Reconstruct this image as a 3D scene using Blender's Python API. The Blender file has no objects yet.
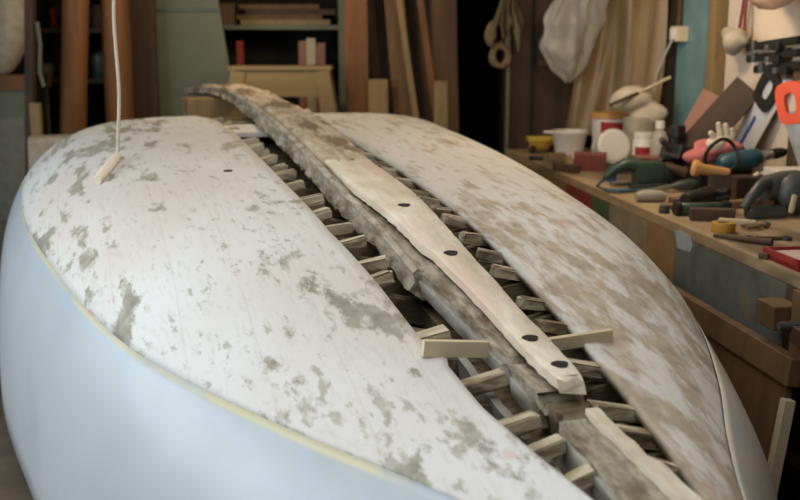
import bpy, bmesh, math, random
from mathutils import Vector, Matrix
random.seed(7)
C = bpy.context.scene
COL = C.collection
PI = math.pi
R = math.radians

# ------------------------------------------------------------------ camera
FPX = 1031.3
PITCH = math.atan((250 - 41.56) / FPX)
CAMZ = 1.55
cam_d = bpy.data.cameras.new('camera')
cam_d.sensor_width = 36.0
cam_d.lens = FPX * 36.0 / 800.0
cam_d.clip_start = 0.05
cam_d.dof.use_dof = True
cam_d.dof.focus_distance = 2.6
cam_d.dof.aperture_fstop = 3.2
cam = bpy.data.objects.new('camera', cam_d)
COL.objects.link(cam)
cam.location = (0, 0, CAMZ)
cam.rotation_euler = (PI / 2 - PITCH, 0, 0)
C.camera = cam


def ray(px, py):
    x = (px - 400) / FPX
    u = (250 - py) / FPX
    c, s = math.cos(PITCH), math.sin(PITCH)
    return Vector((x, c + u * s, u * c - s))


def atz(px, py, z=0.9):
    r = ray(px, py)
    t = (z - CAMZ) / r.z
    return Vector((r.x * t, r.y * t, z))


def atY(px, py, Y):
    r = ray(px, py)
    t = Y / r.y
    return Vector((r.x * t, Y, CAMZ + r.z * t))


# ------------------------------------------------------------------ materials
def lin(c):
    return tuple(((v / 255.0 + 0.055) / 1.055) ** 2.4 if v > 10 else v / 255.0 / 12.92 for v in c)


class NT:
    def __init__(self, name):
        self.m = bpy.data.materials.new(name)
        self.m.use_nodes = True
        self.t = self.m.node_tree
        self.b = self.t.nodes['Principled BSDF']
        self.co = self.t.nodes.new('ShaderNodeTexCoord')

    def n(self, kind, **kw):
        x = self.t.nodes.new(kind)
        for k, v in kw.items():
            setattr(x, k, v)
        return x

    def link(self, a, b):
        self.t.links.new(a, b)

    def mapping(self, scale=(1, 1, 1), loc=(0, 0, 0), rot=(0, 0, 0)):
        m = self.n('ShaderNodeMapping')
        m.inputs['Scale'].default_value = scale
        m.inputs['Location'].default_value = loc
        m.inputs['Rotation'].default_value = rot
        self.link(self.co.outputs['Object'], m.inputs['Vector'])
        return m.outputs[0]

    def noise(self, scale, detail=4, rough=.55, stretch=(1, 1, 1), loc=(0, 0, 0), rot=(0, 0, 0)):
        x = self.n('ShaderNodeTexNoise')
        x.inputs['Scale'].default_value = scale
        x.inputs['Detail'].default_value = detail
        x.inputs['Roughness'].default_value = rough
        self.link(self.mapping(stretch, loc, rot), x.inputs['Vector'])
        return x.outputs['Fac']

    def ramp(self, fac, a, b):
        x = self.n('ShaderNodeMapRange')
        x.inputs['From Min'].default_value = a
        x.inputs['From Max'].default_value = b
        x.clamp = True
        self.link(fac, x.inputs['Value'])
        return x.outputs[0]

    def math(self, op, a, b=None):
        x = self.n('ShaderNodeMath', operation=op)
        for i, v in enumerate((a, b)):
            if v is None:
                continue
            if isinstance(v, (int, float)):
                x.inputs[i].default_value = v
            else:
                self.link(v, x.inputs[i])
        return x.outputs[0]

    def mix(self, fac, a, b):
        x = self.n('ShaderNodeMix', data_type='RGBA')
        if isinstance(fac, (int, float)):
            x.inputs[0].default_value = fac
        else:
            self.link(fac, x.inputs[0])
        for i, v in ((6, a), (7, b)):
            if isinstance(v, tuple):
                x.inputs[i].default_value = (*v, 1)
            else:
                self.link(v, x.inputs[i])
        return x.outputs[2]

    def bump(self, fac, strength=.3, dist=.01):
        x = self.n('ShaderNodeBump')
        x.inputs['Strength'].default_value = strength
        x.inputs['Distance'].default_value = dist
        self.link(fac, x.inputs['Height'])
        self.link(x.outputs[0], self.b.inputs['Normal'])

    def done(self, col, rough=.6, metal=0.0, **kw):
        if isinstance(col, tuple):
            self.b.inputs['Base Color'].default_value = (*col, 1)
        else:
            self.link(col, self.b.inputs['Base Color'])
        self.b.inputs['Roughness'].default_value = rough
        self.b.inputs['Metallic'].default_value = metal
        for k, v in kw.items():
            self.b.inputs[k].default_value = v
        return self.m


def plain(name, rgb, rough=.55, metal=0.0, var=.25, scale=18, bump=.15, **kw):
    t = NT(name)
    c = lin(rgb)
    d = tuple(v * (1 - var) for v in c)
    f = t.noise(scale, 5)
    col = t.mix(t.ramp(f, .35, .7), c, d)
    if bump:
        t.bump(f, bump, .004)
    return t.done(col, rough, metal, **kw)


def wood(name, rgb, dark=.5, axis=2, scale=14, rough=.7, stretch=.08, bump=.25):
    t = NT(name)
    c = lin(rgb)
    d = tuple(v * (1 - dark) for v in c)
    st = [1, 1, 1]
    st[axis] = stretch
    f = t.noise(scale, 6, .6, tuple(st))
    g = t.noise(scale * 4, 3, .5, tuple(st), (3, 1, 7))
    col = t.mix(t.ramp(f, .35, .65), c, d)
    col = t.mix(t.ramp(g, .55, .75), col, d)
    t.bump(f, bump, .006)
    return t.done(col, rough)


M = {}
M['bark'] = wood('red_brown_timber', (124, 80, 40), .4, 2, 9)
M['brown'] = wood('brown_timber', (112, 82, 50), .45, 2, 8)
M['darkbrown'] = wood('dark_brown_timber', (74, 52, 34), .5, 2, 8)
M['tanwood'] = wood('tan_timber', (150, 124, 84), .35, 2, 10)
M['plywood'] = wood('plywood', (150, 128, 88), .25, 0, 7)
M['palewood'] = wood('pale_new_timber', (206, 190, 158), .25, 0, 10)
M['pinkwood'] = wood('pinkish_timber', (158, 112, 90), .3, 2, 9)
M['greypaint'] = plain('grey_green_paint', (100, 104, 84), .6, 0, .2, 3)
M['teal'] = plain('teal_paint', (112, 146, 148), .6, 0, .25, 7)
M['whitewall'] = plain('white_painted_board', (205, 188, 170), .8, 0, .12, 9)
M['wall'] = plain('dirty_timber_wall', (84, 74, 58), .9, 0, .4, 4)
M['dark'] = plain('recess_shade_dark', (24, 24, 18), .9, 0, .4, 4)  # near-black: the shade of openings and recesses is put into this colour
M['roof'] = plain('roof_board', (96, 88, 74), .9, 0, .3, 4)
M['concrete'] = plain('dusty_concrete', (104, 92, 76), .9, 0, .35, 5)
M['black'] = plain('black_plastic', (30, 30, 28), .45, 0, .2, 30)
M['steel'] = plain('worn_steel', (165, 165, 160), .35, .8, .3, 20)
M['chrome'] = plain('bright_steel', (215, 215, 210), .2, .9, .1, 20)
M['gunmetal'] = plain('grey_cast_metal', (84, 88, 86), .45, .3, .3, 20)
M['greenmetal'] = plain('dark_green_enamel', (52, 74, 62), .4, 0, .3, 20)
M['tealplastic'] = plain('blue_green_plastic', (46, 84, 98), .4, 0, .3, 20)
M['white'] = plain('white_plastic', (228, 222, 214), .4, 0, .08, 12)
M['cream'] = plain('cream_plastic', (222, 206, 170), .5, 0, .15, 14)
M['yellow'] = plain('yellow_plastic', (206, 178, 74), .5, 0, .25, 18)
M['ochre'] = plain('ochre_tape', (186, 142, 48), .5, 0, .3, 20)
M['orange'] = plain('orange_plastic', (232, 82, 40), .45, 0, .12, 20)
M['orangewood'] = wood('orange_turned_wood', (216, 158, 92), .2, 0, 14)
M['red'] = plain('red_paint', (156, 42, 38), .5, 0, .3, 14)
M['pinkcloth'] = plain('pink_rag', (206, 120, 116), .9, 0, .35, 14)
M['rag'] = plain('cream_rag', (218, 204, 180), .95, 0, .25, 12)
M['green'] = plain('green_paint', (66, 96, 56), .6, 0, .3, 14)
M['blue'] = plain('blue_plastic', (56, 78, 140), .5, 0, .2, 14)
M['paper'] = plain('paper', (206, 198, 186), .9, 0, .12, 10)
M['cord'] = plain('cord_white', (196, 190, 172), .8, 0, .1, 40)
M['rope'] = plain('old_rope', (128, 106, 78), .95, 0, .4, 40, .5)
M['darkred'] = plain('dark_red_cord', (110, 44, 48), .7, 0, .2, 30)
M['bag'] = plain('grey_dusty_bag', (176, 166, 148), .7, 0, .3, 16)
M['tancloth'] = plain('tan_canvas', (176, 142, 116), .9, 0, .3, 10)
M['rustbrown'] = plain('brown_leather', (84, 62, 44), .7, 0, .4, 20)


def plastic_sheet(name, rgb, alpha):
    t = NT(name)
    f = t.noise(6, 5, .6, (1, 1, .25))
    c = lin(rgb)
    col = t.mix(t.ramp(f, .35, .7), c, tuple(v * .72 for v in c))
    t.bump(f, .4, .02)
    m = t.done(col, .35)
    t.b.inputs['Alpha'].default_value = alpha
    t.b.inputs['Specular IOR Level'].default_value = .6
    return m


M['sheet'] = plastic_sheet('translucent_dust_sheet', (176, 148, 108), .74)
M['clearbag'] = plastic_sheet('clear_plastic_bag', (212, 204, 192), .45)
M['bottleplastic'] = plastic_sheet('cloudy_bottle_plastic', (206, 194, 176), .7)
M['window_glass'] = plastic_sheet('dusty_glass', (200, 210, 215), .15)

WZ0, WZ1 = 0.781, 0.0416   # waterline height along the hull (in hull space)


def mat_bottom(name, side):
    t = NT(name)
    base = lin((209, 210, 208))
    pink = lin((202, 196, 188))
    f0 = t.noise(2.2, 4, .5, (1, .5, 1))
    col = t.mix(t.ramp(f0, .4, .65), base, pink)
    # fine scratches along the planks
    fs = t.noise(70, 3, .6, (1, .05, 1))
    col = t.mix(t.math('MULTIPLY', t.ramp(fs, .52, .75), .35), col, lin((170, 160, 148)))
    # patches where paint is scraped away
    big = t.noise(3.2 if side < 0 else 1.7, 3, .5, (1, .7, 1), (2.3 if side < 0 else 5.1, 1, 0))
    fine = t.noise(11 if side < 0 else 18, 6, .62, (1, .42 if side < 0 else .2, 1), (7, 3, 1), (0, 0, R(12 * side)))
    fine2 = t.noise(30, 4, .6, (1, .35, 1), (1, 4, 1), (0, 0, R(-10 * side)))
    if side < 0:
        sepl = t.n('ShaderNodeSeparateXYZ')
        t.link(t.co.outputs['Object'], sepl.inputs[0])
        out = t.math('MULTIPLY', t.ramp(sepl.outputs['X'], -.25, -1.0), t.ramp(sepl.outputs['Y'], .8, 2.2))
        th = t.math('ADD', t.math('MULTIPLY', fine, .75), t.math('MULTIPLY', big, .36))
        th = t.math('ADD', th, t.math('MULTIPLY', out, .035))
        k = t.math('MULTIPLY', t.ramp(th, .622, .668), .95)
        k2 = t.math('MULTIPLY', t.ramp(t.math('ADD', t.math('MULTIPLY', fine2, .8), t.math('MULTIPLY', big, .3)), .625, .69), .65)
        bare = t.mix(t.ramp(t.noise(22, 4), .35, .7), lin((160, 157, 142)), lin((124, 121, 106)))
    else:
        sep = t.n('ShaderNodeSeparateXYZ')
        t.link(t.co.outputs['Object'], sep.inputs[0])
        grad = t.ramp(sep.outputs['Y'], 2.3, .2)      # more paint scraped off towards the bow
        th = t.math('ADD', t.math('MULTIPLY', fine, .8), t.math('MULTIPLY', big, .3))
        th = t.math('ADD', th, t.math('MULTIPLY', grad, .135))
        k = t.math('MULTIPLY', t.ramp(th, .59, .69), .8)
        k2 = t.math('MULTIPLY', t.ramp(t.math('ADD', t.math('MULTIPLY', fine2, .8), t.math('MULTIPLY', big, .3)), .60, .69), .6)
        bare = t.mix(t.ramp(t.noise(22, 4), .35, .7), lin((174, 154, 126)), lin((138, 122, 98)))
        col = t.mix(.2, col, lin((216, 200, 178)))
    col = t.mix(k, col, bare)
    col = t.mix(k2, col, bare)
    # a few red primer spots
    red = t.ramp(t.noise(9, 2, .5, (1, .5, 1), (11, 5, 2)), .70, .76)
    col = t.mix(t.math('MULTIPLY', red, .45), col, lin((196, 130, 112)))
    # plank seams
    wv = t.n('ShaderNodeTexWave', wave_type='BANDS', bands_direction='X')
    wv.inputs['Scale'].default_value = 2.2
    wv.inputs['Distortion'].default_value = .6
    wv.inputs['Detail'].default_value = 1
    wv.inputs['Detail Scale'].default_value = .6
    t.link(t.mapping(), wv.inputs['Vector'])
    seam = t.math('MULTIPLY', t.ramp(wv.outputs['Fac'], .993, 1.0), .14)
    col = t.mix(seam, col, lin((168, 148, 128)))
    t.bump(t.math('SUBTRACT', 1.0, k), .25, .003)
    return t.done(col, .75)


def mat_topside(name, ca, cb, yk):
    t = NT(name)
    sep = t.n('ShaderNodeSeparateXYZ')
    t.link(t.co.outputs['Object'], sep.inputs[0])
    d = t.math('SUBTRACT', t.math('ADD', t.math('MULTIPLY', sep.outputs['Y'], WZ1), WZ0), sep.outputs['Z'])
    f = t.noise(2.5, 4, .5, (1, 1, 1))
    col = t.mix(t.ramp(f, .4, .7), lin(ca), lin(cb))
    # blueish flatted streaks under the boot line
    st = t.noise(10, 4, .6, (1, .3, 2.0))
    band = t.math('MULTIPLY', t.ramp(d, .16, .03), t.ramp(st, .45, .62))
    col = t.mix(t.math('MULTIPLY', band, .5), col, lin((172, 190, 208)))
    # yellow line of old paint along the boot top
    yl = t.math('MULTIPLY', t.ramp(d, .016, .010), t.ramp(t.noise(5, 3, .6, (1, .6, 1)), .40, .52))
    col = t.mix(t.math('MULTIPLY', yl, yk), col, lin((212, 204, 158)))
    return t.done(col, .42)


def mat_weathered(name, a, b, c, scale=26, axis=1):
    t = NT(name)
    st = [1, 1, 1]
    st[axis] = .3
    f = t.noise(scale, 6, .65, tuple(st))
    g = t.noise(scale * .35, 4, .6, tuple(st), (4, 2, 9))
    col = t.mix(t.ramp(f, .38, .62), lin(a), lin(b))
    col = t.mix(t.ramp(g, .52, .62), col, lin(c))
    t.bump(f, .7, .012)
    return t.done(col, .85)


M['bottom_l'] = mat_bottom('scraped_white_bottom_paint', -1)
M['bottom_r'] = mat_bottom('scraped_white_and_bare_bottom_paint', 1)
M['topside'] = mat_topside('pale_blue_white_topside_paint', (178, 186, 190), (168, 177, 182), .65)
M['topside_r_warmlit'] = mat_topside('warm_lit_topside_paint', (214, 206, 188), (202, 194, 174), .3)  # right topside: warm light from above the bench is put into the colour
M['keel'] = mat_weathered('weathered_keel_timber', (172, 164, 146), (122, 112, 92), (104, 88, 66), 34)
M['keeltop'] = mat_weathered('stained_keel_top', (192, 178, 156), (158, 140, 116), (118, 98, 76), 30)
M['cap'] = mat_weathered('pale_scraped_keel_plank', (216, 206, 186), (192, 176, 152), (204, 178, 160), 14)
M['frame'] = mat_weathered('weathered_frame_timber', (126, 112, 86), (92, 78, 58), (66, 56, 40), 26, 0)
M['stub'] = mat_weathered('pale_floor_timber', (198, 186, 160), (156, 142, 114), (120, 104, 80), 40, 0)
M['bluegrey'] = mat_weathered('blue_grey_painted_timber', (172, 168, 156), (146, 144, 134), (122, 114, 98), 12)
M['inside'] = plain('brown_inner_board', (122, 88, 54), .7, 0, .35, 6)
M['bench'] = mat_weathered('worn_bench_top', (170, 146, 114), (146, 122, 92), (110, 92, 70), 9)
M['holedark'] = plain('dark_hole', (34, 28, 20), .95, 0, .3, 30, 0)


# ------------------------------------------------------------------ mesh building
class MB:
    def __init__(self):
        self.bm = bmesh.new()

    def _xf(self, vs, mat):
        if mat is not None:
            for v in vs:
                v.co = mat @ v.co
        return vs

    def box(self, c, size, rot=(0, 0, 0), bevel=0.0, taper=1.0):
        r = bmesh.ops.create_cube(self.bm, size=1.0)
        vs = r['verts']
        for v in vs:
            k = taper if v.co.z > 0 else 1.0
            v.co = Vector((v.co.x * size[0] * k, v.co.y * size[1] * k, v.co.z * size[2]))
        if bevel:
            es = list({e for v in vs for e in v.link_edges})
            b = bmesh.ops.bevel(self.bm, geom=es, offset=bevel, segments=2, affect='EDGES', profile=.6)
            vs = list({v for f in b['faces'] for v in f.verts} | {v for v in vs if v.is_valid})
        m = Matrix.Translation(c) @ Matrix.Rotation(rot[2], 4, 'Z') @ Matrix.Rotation(rot[1], 4, 'Y') @ Matrix.Rotation(rot[0], 4, 'X')
        self._xf(vs, m)
        return self

    def beam(self, a, b, w, h, up=(0, 0, 1), bevel=0.0):
        a, b = Vector(a), Vector(b)
        y = (b - a)
        L = y.length
        y.normalize()
        x = y.cross(Vector(up))
        if x.length < 1e-4:
            x = y.cross(Vector((0, 1, 0)))
        x.normalize()
        z = x.cross(y)
        r = bmesh.ops.create_cube(self.bm, size=1.0)
        vs = r['verts']
        for v in vs:
            v.co = Vector((v.co.x * w, v.co.y * L, v.co.z * h))
        if bevel:
            es = list({e for v in vs for e in v.link_edges})
            bb = bmesh.ops.bevel(self.bm, geom=es, offset=bevel, segments=2, affect='EDGES')
            vs = list({v for f in bb['faces'] for v in f.verts} | {v for v in vs if v.is_valid})
        mid = (a + b) / 2
        m = Matrix(((x.x, y.x, z.x, mid.x), (x.y, y.y, z.y, mid.y), (x.z, y.z, z.z, mid.z), (0, 0, 0, 1)))
        self._xf(vs, m)
        return self

    def tube(self, pts, r, n=10, closed=False):
        pts = [Vector(p) for p in pts]
        rs = r if isinstance(r, (list, tuple)) else [r] * len(pts)
        rings = []
        up = Vector((0, 0, 1))
        N = len(pts)
        prev = None
        for i, p in enumerate(pts):
            if closed:
                d = pts[(i + 1) % N] - pts[i - 1]
            else:
                d = pts[min(i + 1, N - 1)] - pts[max(i - 1, 0)]
            d.normalize()
            x = d.cross(up) if prev is None else prev - d * prev.dot(d)
            if x.length < 1e-3:
                x = d.cross(Vector((1, 0, 0)))
            x.normalize()
            prev = x
            y = d.cross(x)
            rings.append([self.bm.verts.new(p + (x * math.cos(2 * PI * k / n) + y * math.sin(2 * PI * k / n)) * rs[i]) for k in range(n)])
        rng = range(N) if closed else range(N - 1)
        for i in rng:
            A, B = rings[i], rings[(i + 1) % N]
            for k in range(n):
                self.bm.faces.new((A[k], A[(k + 1) % n], B[(k + 1) % n], B[k]))
        if not closed:
            self.bm.faces.new(rings[0][::-1])
            self.bm.faces.new(rings[-1])
        return self

    def lathe(self, prof, origin=(0, 0, 0), axis=(0, 0, 1), n=24, cap0=True, cap1=True):
        ax = Vector(axis).normalized()
        q = Vector((0, 0, 1)).rotation_difference(ax).to_matrix().to_4x4()
        m = Matrix.Translation(origin) @ q
        rings = []
        for r, z in prof:
            rings.append([self.bm.verts.new(m @ Vector((r * math.cos(2 * PI * k / n), r * math.sin(2 * PI * k / n), z))) for k in range(n)])
        for A, B in zip(rings, rings[1:]):
            for k in range(n):
                self.bm.faces.new((A[k], A[(k + 1) % n], B[(k + 1) % n], B[k]))
        if cap0:
            self.bm.faces.new(rings[0][::-1])
        if cap1:
            self.bm.faces.new(rings[-1])
        return self

    def prism(self, poly, depth, mat=None, hole=None):
        """poly in local XY, extruded along +Z by depth, then transformed."""
        vs = [Vector((x, y, 0)) for x, y in poly]
        b = [self.bm.verts.new(v) for v in vs]
        t = [self.bm.verts.new(v + Vector((0, 0, depth))) for v in vs]
        n = len(vs)
        allv = b + t
        if hole:
            hb = [self.bm.verts.new(Vector((x, y, 0))) for x, y in hole]
            ht = [self.bm.verts.new(Vector((x, y, depth))) for x, y in hole]
            k = len(hole)
            allv += hb + ht
            for ring, hr in ((b, hb), (t, ht)):
                es = []
                for L in (ring, hr):
                    for i in range(len(L)):
                        e = self.bm.edges.get((L[i], L[(i + 1) % len(L)])) or self.bm.edges.new((L[i], L[(i + 1) % len(L)]))
                        es.append(e)
                bmesh.ops.triangle_fill(self.bm, use_beauty=True, edges=es)
            for i in range(k):
                self.bm.faces.new((hb[i], ht[i], ht[(i + 1) % k], hb[(i + 1) % k]))
        else:
            self.bm.faces.new(b[::-1])
            self.bm.faces.new(t)
        for i in range(n):
            self.bm.faces.new((b[i], b[(i + 1) % n], t[(i + 1) % n], t[i]))
        self._xf(allv, mat)
        return self

    def grid(self, fn, nu, nv):
        g = [[self.bm.verts.new(fn(i / nu, j / nv)) for j in range(nv + 1)] for i in range(nu + 1)]
        for i in range(nu):
            for j in range(nv):
                try:
                    self.bm.faces.new((g[i][j], g[i + 1][j], g[i + 1][j + 1], g[i][j + 1]))
                except ValueError:
                    pass
        return self

    def blob(self, c, r, seed=0, amp=.25, sub=3, squash=(1, 1, 1)):
        rr = bmesh.ops.create_icosphere(self.bm, subdivisions=sub, radius=1.0)
        rnd = random.Random(seed)
        ks = [(Vector((rnd.uniform(-1, 1), rnd.uniform(-1, 1), rnd.uniform(-1, 1))) * 3.5, rnd.uniform(0, 6)) for _ in range(6)]
        for v in rr['verts']:
            d = v.co.copy()
            f = 1 + amp * sum(math.sin(k.dot(d) + ph) for k, ph in ks) / 3
            v.co = Vector((d.x * r * squash[0] * f, d.y * r * squash[1] * f, d.z * r * squash[2] * f)) + Vector(c)
        return self

    def build(self, name, mat, parent=None, smooth=False, matrix=None):
        bmesh.ops.recalc_face_normals(self.bm, faces=self.bm.faces[:])
        me = bpy.data.meshes.new(name)
        self.bm.to_mesh(me)
        self.bm.free()
        me.materials.append(M[mat] if isinstance(mat, str) else mat)
        if smooth:
            for p in me.polygons:
                p.use_smooth = True
            try:
                me.set_sharp_from_angle(angle=R(42))
            except Exception:
                pass
        o = bpy.data.objects.new(name, me)
        COL.objects.link(o)
        if parent is not None:
            o.parent = parent
        if matrix is not None:
            o.matrix_local = matrix
        return o


def tag(o, label, cat, group=None):
    o['label'] = label
    o['category'] = cat
    if group:
        o['group'] = group
    return o


def thing(name, label, cat, loc=(0, 0, 0), rz=0.0, group=None):
    o = bpy.data.objects.new(name, None)
    o.empty_display_size = .05
    COL.objects.link(o)
    o.location = loc
    o.rotation_euler = (0, 0, rz)
    return tag(o, label, cat, group)


def single(name, mb, mat, label, cat, loc=(0, 0, 0), rz=0.0, group=None, smooth=False, rot=None):
    o = mb.build(name, mat, None, smooth)
    o.location = loc
    o.rotation_euler = rot if rot else (0, 0, rz)
    return tag(o, label, cat, group)


def struct(name, mb, mat):
    o = mb.build(name, mat)
    o['kind'] = 'structure'
    return o


# ------------------------------------------------------------------ room
BA = R(7.889)                       # bench and right wall run a little to the left as they recede
BU = Vector((-math.sin(BA), math.cos(BA), 0))
BW = Vector((math.cos(BA), math.sin(BA), 0))
BP = Vector((1.107, 3.034, 0))      # near end of the visible bench front


def bl(u, w, z):
    return BP + BU * u + BW * w + Vector((0, 0, z))


WB = 0.78                            # the right wall stands this far behind the bench front
ZC = 2.9
struct('floor', MB().box((-.3, 3.2, -.05), (7.4, 13.6, .1)), 'concrete')
mb = MB()
a, b = bl(-4.2, WB + .05, 0), bl(5.0, WB + .05, 0)
mb.beam(a + Vector((0, 0, ZC / 2)), b + Vector((0, 0, ZC / 2)), .1, ZC)
struct('wall_right', mb, 'wall')
mb = MB()                            # back wall with a dark opening
for x0, x1, z0, z1 in ((-3.7, .30, 0, ZC), (.72, 2.2, 0, ZC), (.30, .72, 2.2, ZC)):
    mb.box(((x0 + x1) / 2, 7.55, (z0 + z1) / 2), (x1 - x0, .1, z1 - z0))
struct('wall_back', mb, 'wall')
mb = MB()                            # the unlit store beyond the opening, its darkness put into the colour
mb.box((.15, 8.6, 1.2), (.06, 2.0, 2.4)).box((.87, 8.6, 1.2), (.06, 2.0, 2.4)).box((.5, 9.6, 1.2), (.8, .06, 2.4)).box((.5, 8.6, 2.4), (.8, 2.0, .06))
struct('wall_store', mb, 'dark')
mb = MB()                            # left wall with a long window
X = -3.6
for y0, y1, z0, z1 in ((-3.6, 7.6, 0, .75), (-3.6, 7.6, 2.45, ZC), (-3.6, -1.2, .75, 2.45), (3.9, 7.6, .75, 2.45)):
    mb.box((X - .05, (y0 + y1) / 2, (z0 + z1) / 2), (.1, y1 - y0, z1 - z0))
struct('wall_left', mb, 'wall')
mb = MB()
for k in range(7):
    mb.box((X - .05, -1.2 + 5.1 * k / 6, 1.6), (.06, .05, 1.7))
for z in (.77, 2.43):
    mb.box((X - .05, 1.35, z), (.06, 5.1, .05))
w1 = struct('window_1', mb, 'greypaint')
MB().box((X - .05, 1.35, 1.6), (.006, 5.1, 1.7)).build('pane', 'window_glass', w1)
struct('wall_front', MB().box((-.3, -3.6, ZC / 2), (7.4, .1, ZC)), 'wall')
mb = MB()                            # ceiling with a roof light over the boat
SX0, SX1, SY0, SY1 = -1.9, .9, -.6, 3.4
for x0, x1, y0, y1 in ((-4, SX0, -3.7, 10), (SX1, 3.4, -3.7, 10), (SX0, SX1, -3.7, SY0), (SX0, SX1, SY1, 10)):
    mb.box(((x0 + x1) / 2, (y0 + y1) / 2, ZC + .05), (x1 - x0, y1 - y0, .1))
struct('ceiling', mb, 'roof')
mb = MB()
for k in range(5):
    mb.box((SX0 + (SX1 - SX0) * k / 4, (SY0 + SY1) / 2, ZC + .05), (.05, SY1 - SY0, .08))
w2 = struct('window_2', mb, 'greypaint')
MB().box(((SX0 + SX1) / 2, (SY0 + SY1) / 2, ZC + .08), (SX1 - SX0, SY1 - SY0, .006)).build('pane', 'window_glass', w2)


# ------------------------------------------------------------------ light
def area(name, loc, rot, sx, sy, power, col):
    d = bpy.data.lights.new(name, 'AREA')
    d.shape = 'RECTANGLE'
    d.size, d.size_y = sx, sy
    d.energy = power
    d.color = col
    o = bpy.data.objects.new(name, d)
    COL.objects.link(o)
    o.location = loc
    o.rotation_euler = rot
    return o


area('window_daylight', (X + .03, 1.35, 1.6), (0, -PI / 2, 0), 1.65, 5.0, 128, (.88, .95, 1.0))
area('roof_daylight', ((SX0 + SX1) / 2, (SY0 + SY1) / 2, ZC - .02), (0, 0, 0), 2.7, 3.9, 54, (1.0, .975, .93))
# a workshop lamp over the bench end, a second added to brighten the timber
LAMPS = (((.95, 4.3, 2.25), 34, 'enamel workshop lamp hanging over the bench at the right, above the picture'),
         ((-.9, 5.5, 2.3), 27, 'enamel lamp added to brighten the stacked timber, hanging unseen above the picture'))
bulb = NT('lamp_bulb')
bulb.b.inputs['Emission Color'].default_value = (1, .72, .42, 1)
bulb.b.inputs['Emission Strength'].default_value = 6
bulb_m = bulb.done((.9, .8, .6), .4)
for lc, pw_, lab in LAMPS:
    lamp = thing('pendant_lamp', lab, 'lamp', lc, 0, 'workshop lamps')
    solid_shade = MB().lathe([(.17, 0), (.15, .05), (.05, .13), (.03, .2)], cap0=False).build('lamp_shade', 'greenmetal', lamp, True)
    MB().tube([(0, 0, .19), (0, 0, 2.9 - lc[2])], .006).build('cord', 'black', lamp)
    MB().lathe([(.01, -.0), (.035, .03), (.03, .07), (.015, .11)]).build('bulb', bulb_m, lamp, True)
    pl = bpy.data.lights.new('lamp_light', 'POINT')
    pl.energy = pw_
    pl.color = (1, .77, .50)
    pl.shadow_soft_size = .10
    po = bpy.data.objects.new('lamp_light', pl)
    COL.objects.link(po)
    po.location = (lc[0], lc[1], lc[2] - .14)
world = bpy.data.worlds.new('world')
C.world = world
world.use_nodes = True
world.node_tree.nodes['Background'].inputs[0].default_value = (.75, .85, 1, 1)
world.node_tree.nodes['Background'].inputs[1].default_value = .5

C.view_settings.view_transform = 'Standard'
C.view_settings.look = 'None'
C.view_settings.exposure = 0.0
C.view_settings.gamma = 1.0
C.view_settings.use_curve_mapping = False

# ------------------------------------------------------------------ the hull
SC = [-.9, -.15, .6, 1.35, 2.1, 2.85, 3.6]
ZK = [.7004, .8087, .9056, 1.0473, 1.1093, 1.1642, 1.213]
BB = [.0701, .1956, .6683, .9206, 1.0721, 1.1889, 1.2392]
PX = [-.75, .375, 1.125, 2.25, 3.6]
PP = [.7107, .6192, .3597, .3486, .3822]
QQ = [.7858, .7361, .7939, .7364, .788]
ZS = .125


def cub(s, c):
    n = len(SC)
    m = []
    for i in range(n):
        if i == 0:
            m.append((c[1] - c[0]) / .75)
        elif i == n - 1:
            m.append((c[-1] - c[-2]) / .75)
        else:
            m.append((c[i + 1] - c[i - 1]) / 1.5)
    i = 0
    while i < n - 2 and s > SC[i + 1]:
        i += 1
    h = .75
    t = (s - SC[i]) / h
    return (2 * t ** 3 - 3 * t ** 2 + 1) * c[i] + (t ** 3 - 2 * t ** 2 + t) * h * m[i] + (-2 * t ** 3 + 3 * t ** 2) * c[i + 1] + (t ** 3 - t ** 2) * h * m[i + 1]


def pw(s, xs, ys):
    if s <= xs[0]:
        return ys[0]
    for i in range(len(xs) - 1):
        if s <= xs[i + 1]:
            return ys[i] + (ys[i + 1] - ys[i]) * (s - xs[i]) / (xs[i + 1] - xs[i])
    return ys[-1]


def crown(s, lat=0.0):
    zk, B = cub(min(s, 3.6), ZK), cub(min(s, 3.6), BB)
    p, q = pw(s, PX, PP), pw(s, PX, QQ)
    k = min(abs(lat) / B, 1)
    th = math.asin(k ** (1 / p))
    return ZS + (zk - ZS) * math.cos(th) ** q


def hullpt(s, th, side):
    zk, B = cub(s, ZK), cub(s, BB)
    p, q = pw(s, PX, PP), pw(s, PX, QQ)
    if side > 0:
        B *= 1 + .04 * min(1, max(0, (1.5 - s) / .9)) * math.sin(th) ** 4
    return Vector((side * B * math.sin(th) ** p, s, ZS + (zk - ZS) * max(math.cos(th), 0) ** q))


def th_lat(s, lat):
    B = cub(s, BB)
    return math.asin(min(lat / B, 1) ** (1 / pw(s, PX, PP)))


def th_wl(s):
    zk = cub(s, ZK)
    k = (WZ0 + WZ1 * s - ZS) / (zk - ZS)
    if k >= 1:
        return 0.0
    return math.acos(k ** (1 / pw(s, PX, QQ)))


SLOT_L = ([-.9, -.1, .096, .232, .427, .60, .63, .68, 1.0, 1.367, 2.07, 3.118, 3.21, 3.367, 3.5, 3.6],
          [.02, .06, .097, .122, .152, .156, .148, .170, .186, .217, .216, .221, .236, .24, .27, .32])
SLOT_R = ([-.9, .071, .253, .452, .731, 1.159, 1.575, 2.162, 3.044, 3.6],
          [.02, .09, .125, .153, .181, .189, .203, .226, .21, .17])

OX, OY, AZ = .4257, 1.4798, -.30203
HM = Matrix.Translation((OX, OY, 0)) @ Matrix.Rotation(-AZ, 4, 'Z')
boat = thing('boat_hull', 'upturned wooden boat hull with scraped white bottom and open slots beside its keel', 'boat', (OX, OY, 0), -AZ)


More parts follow.
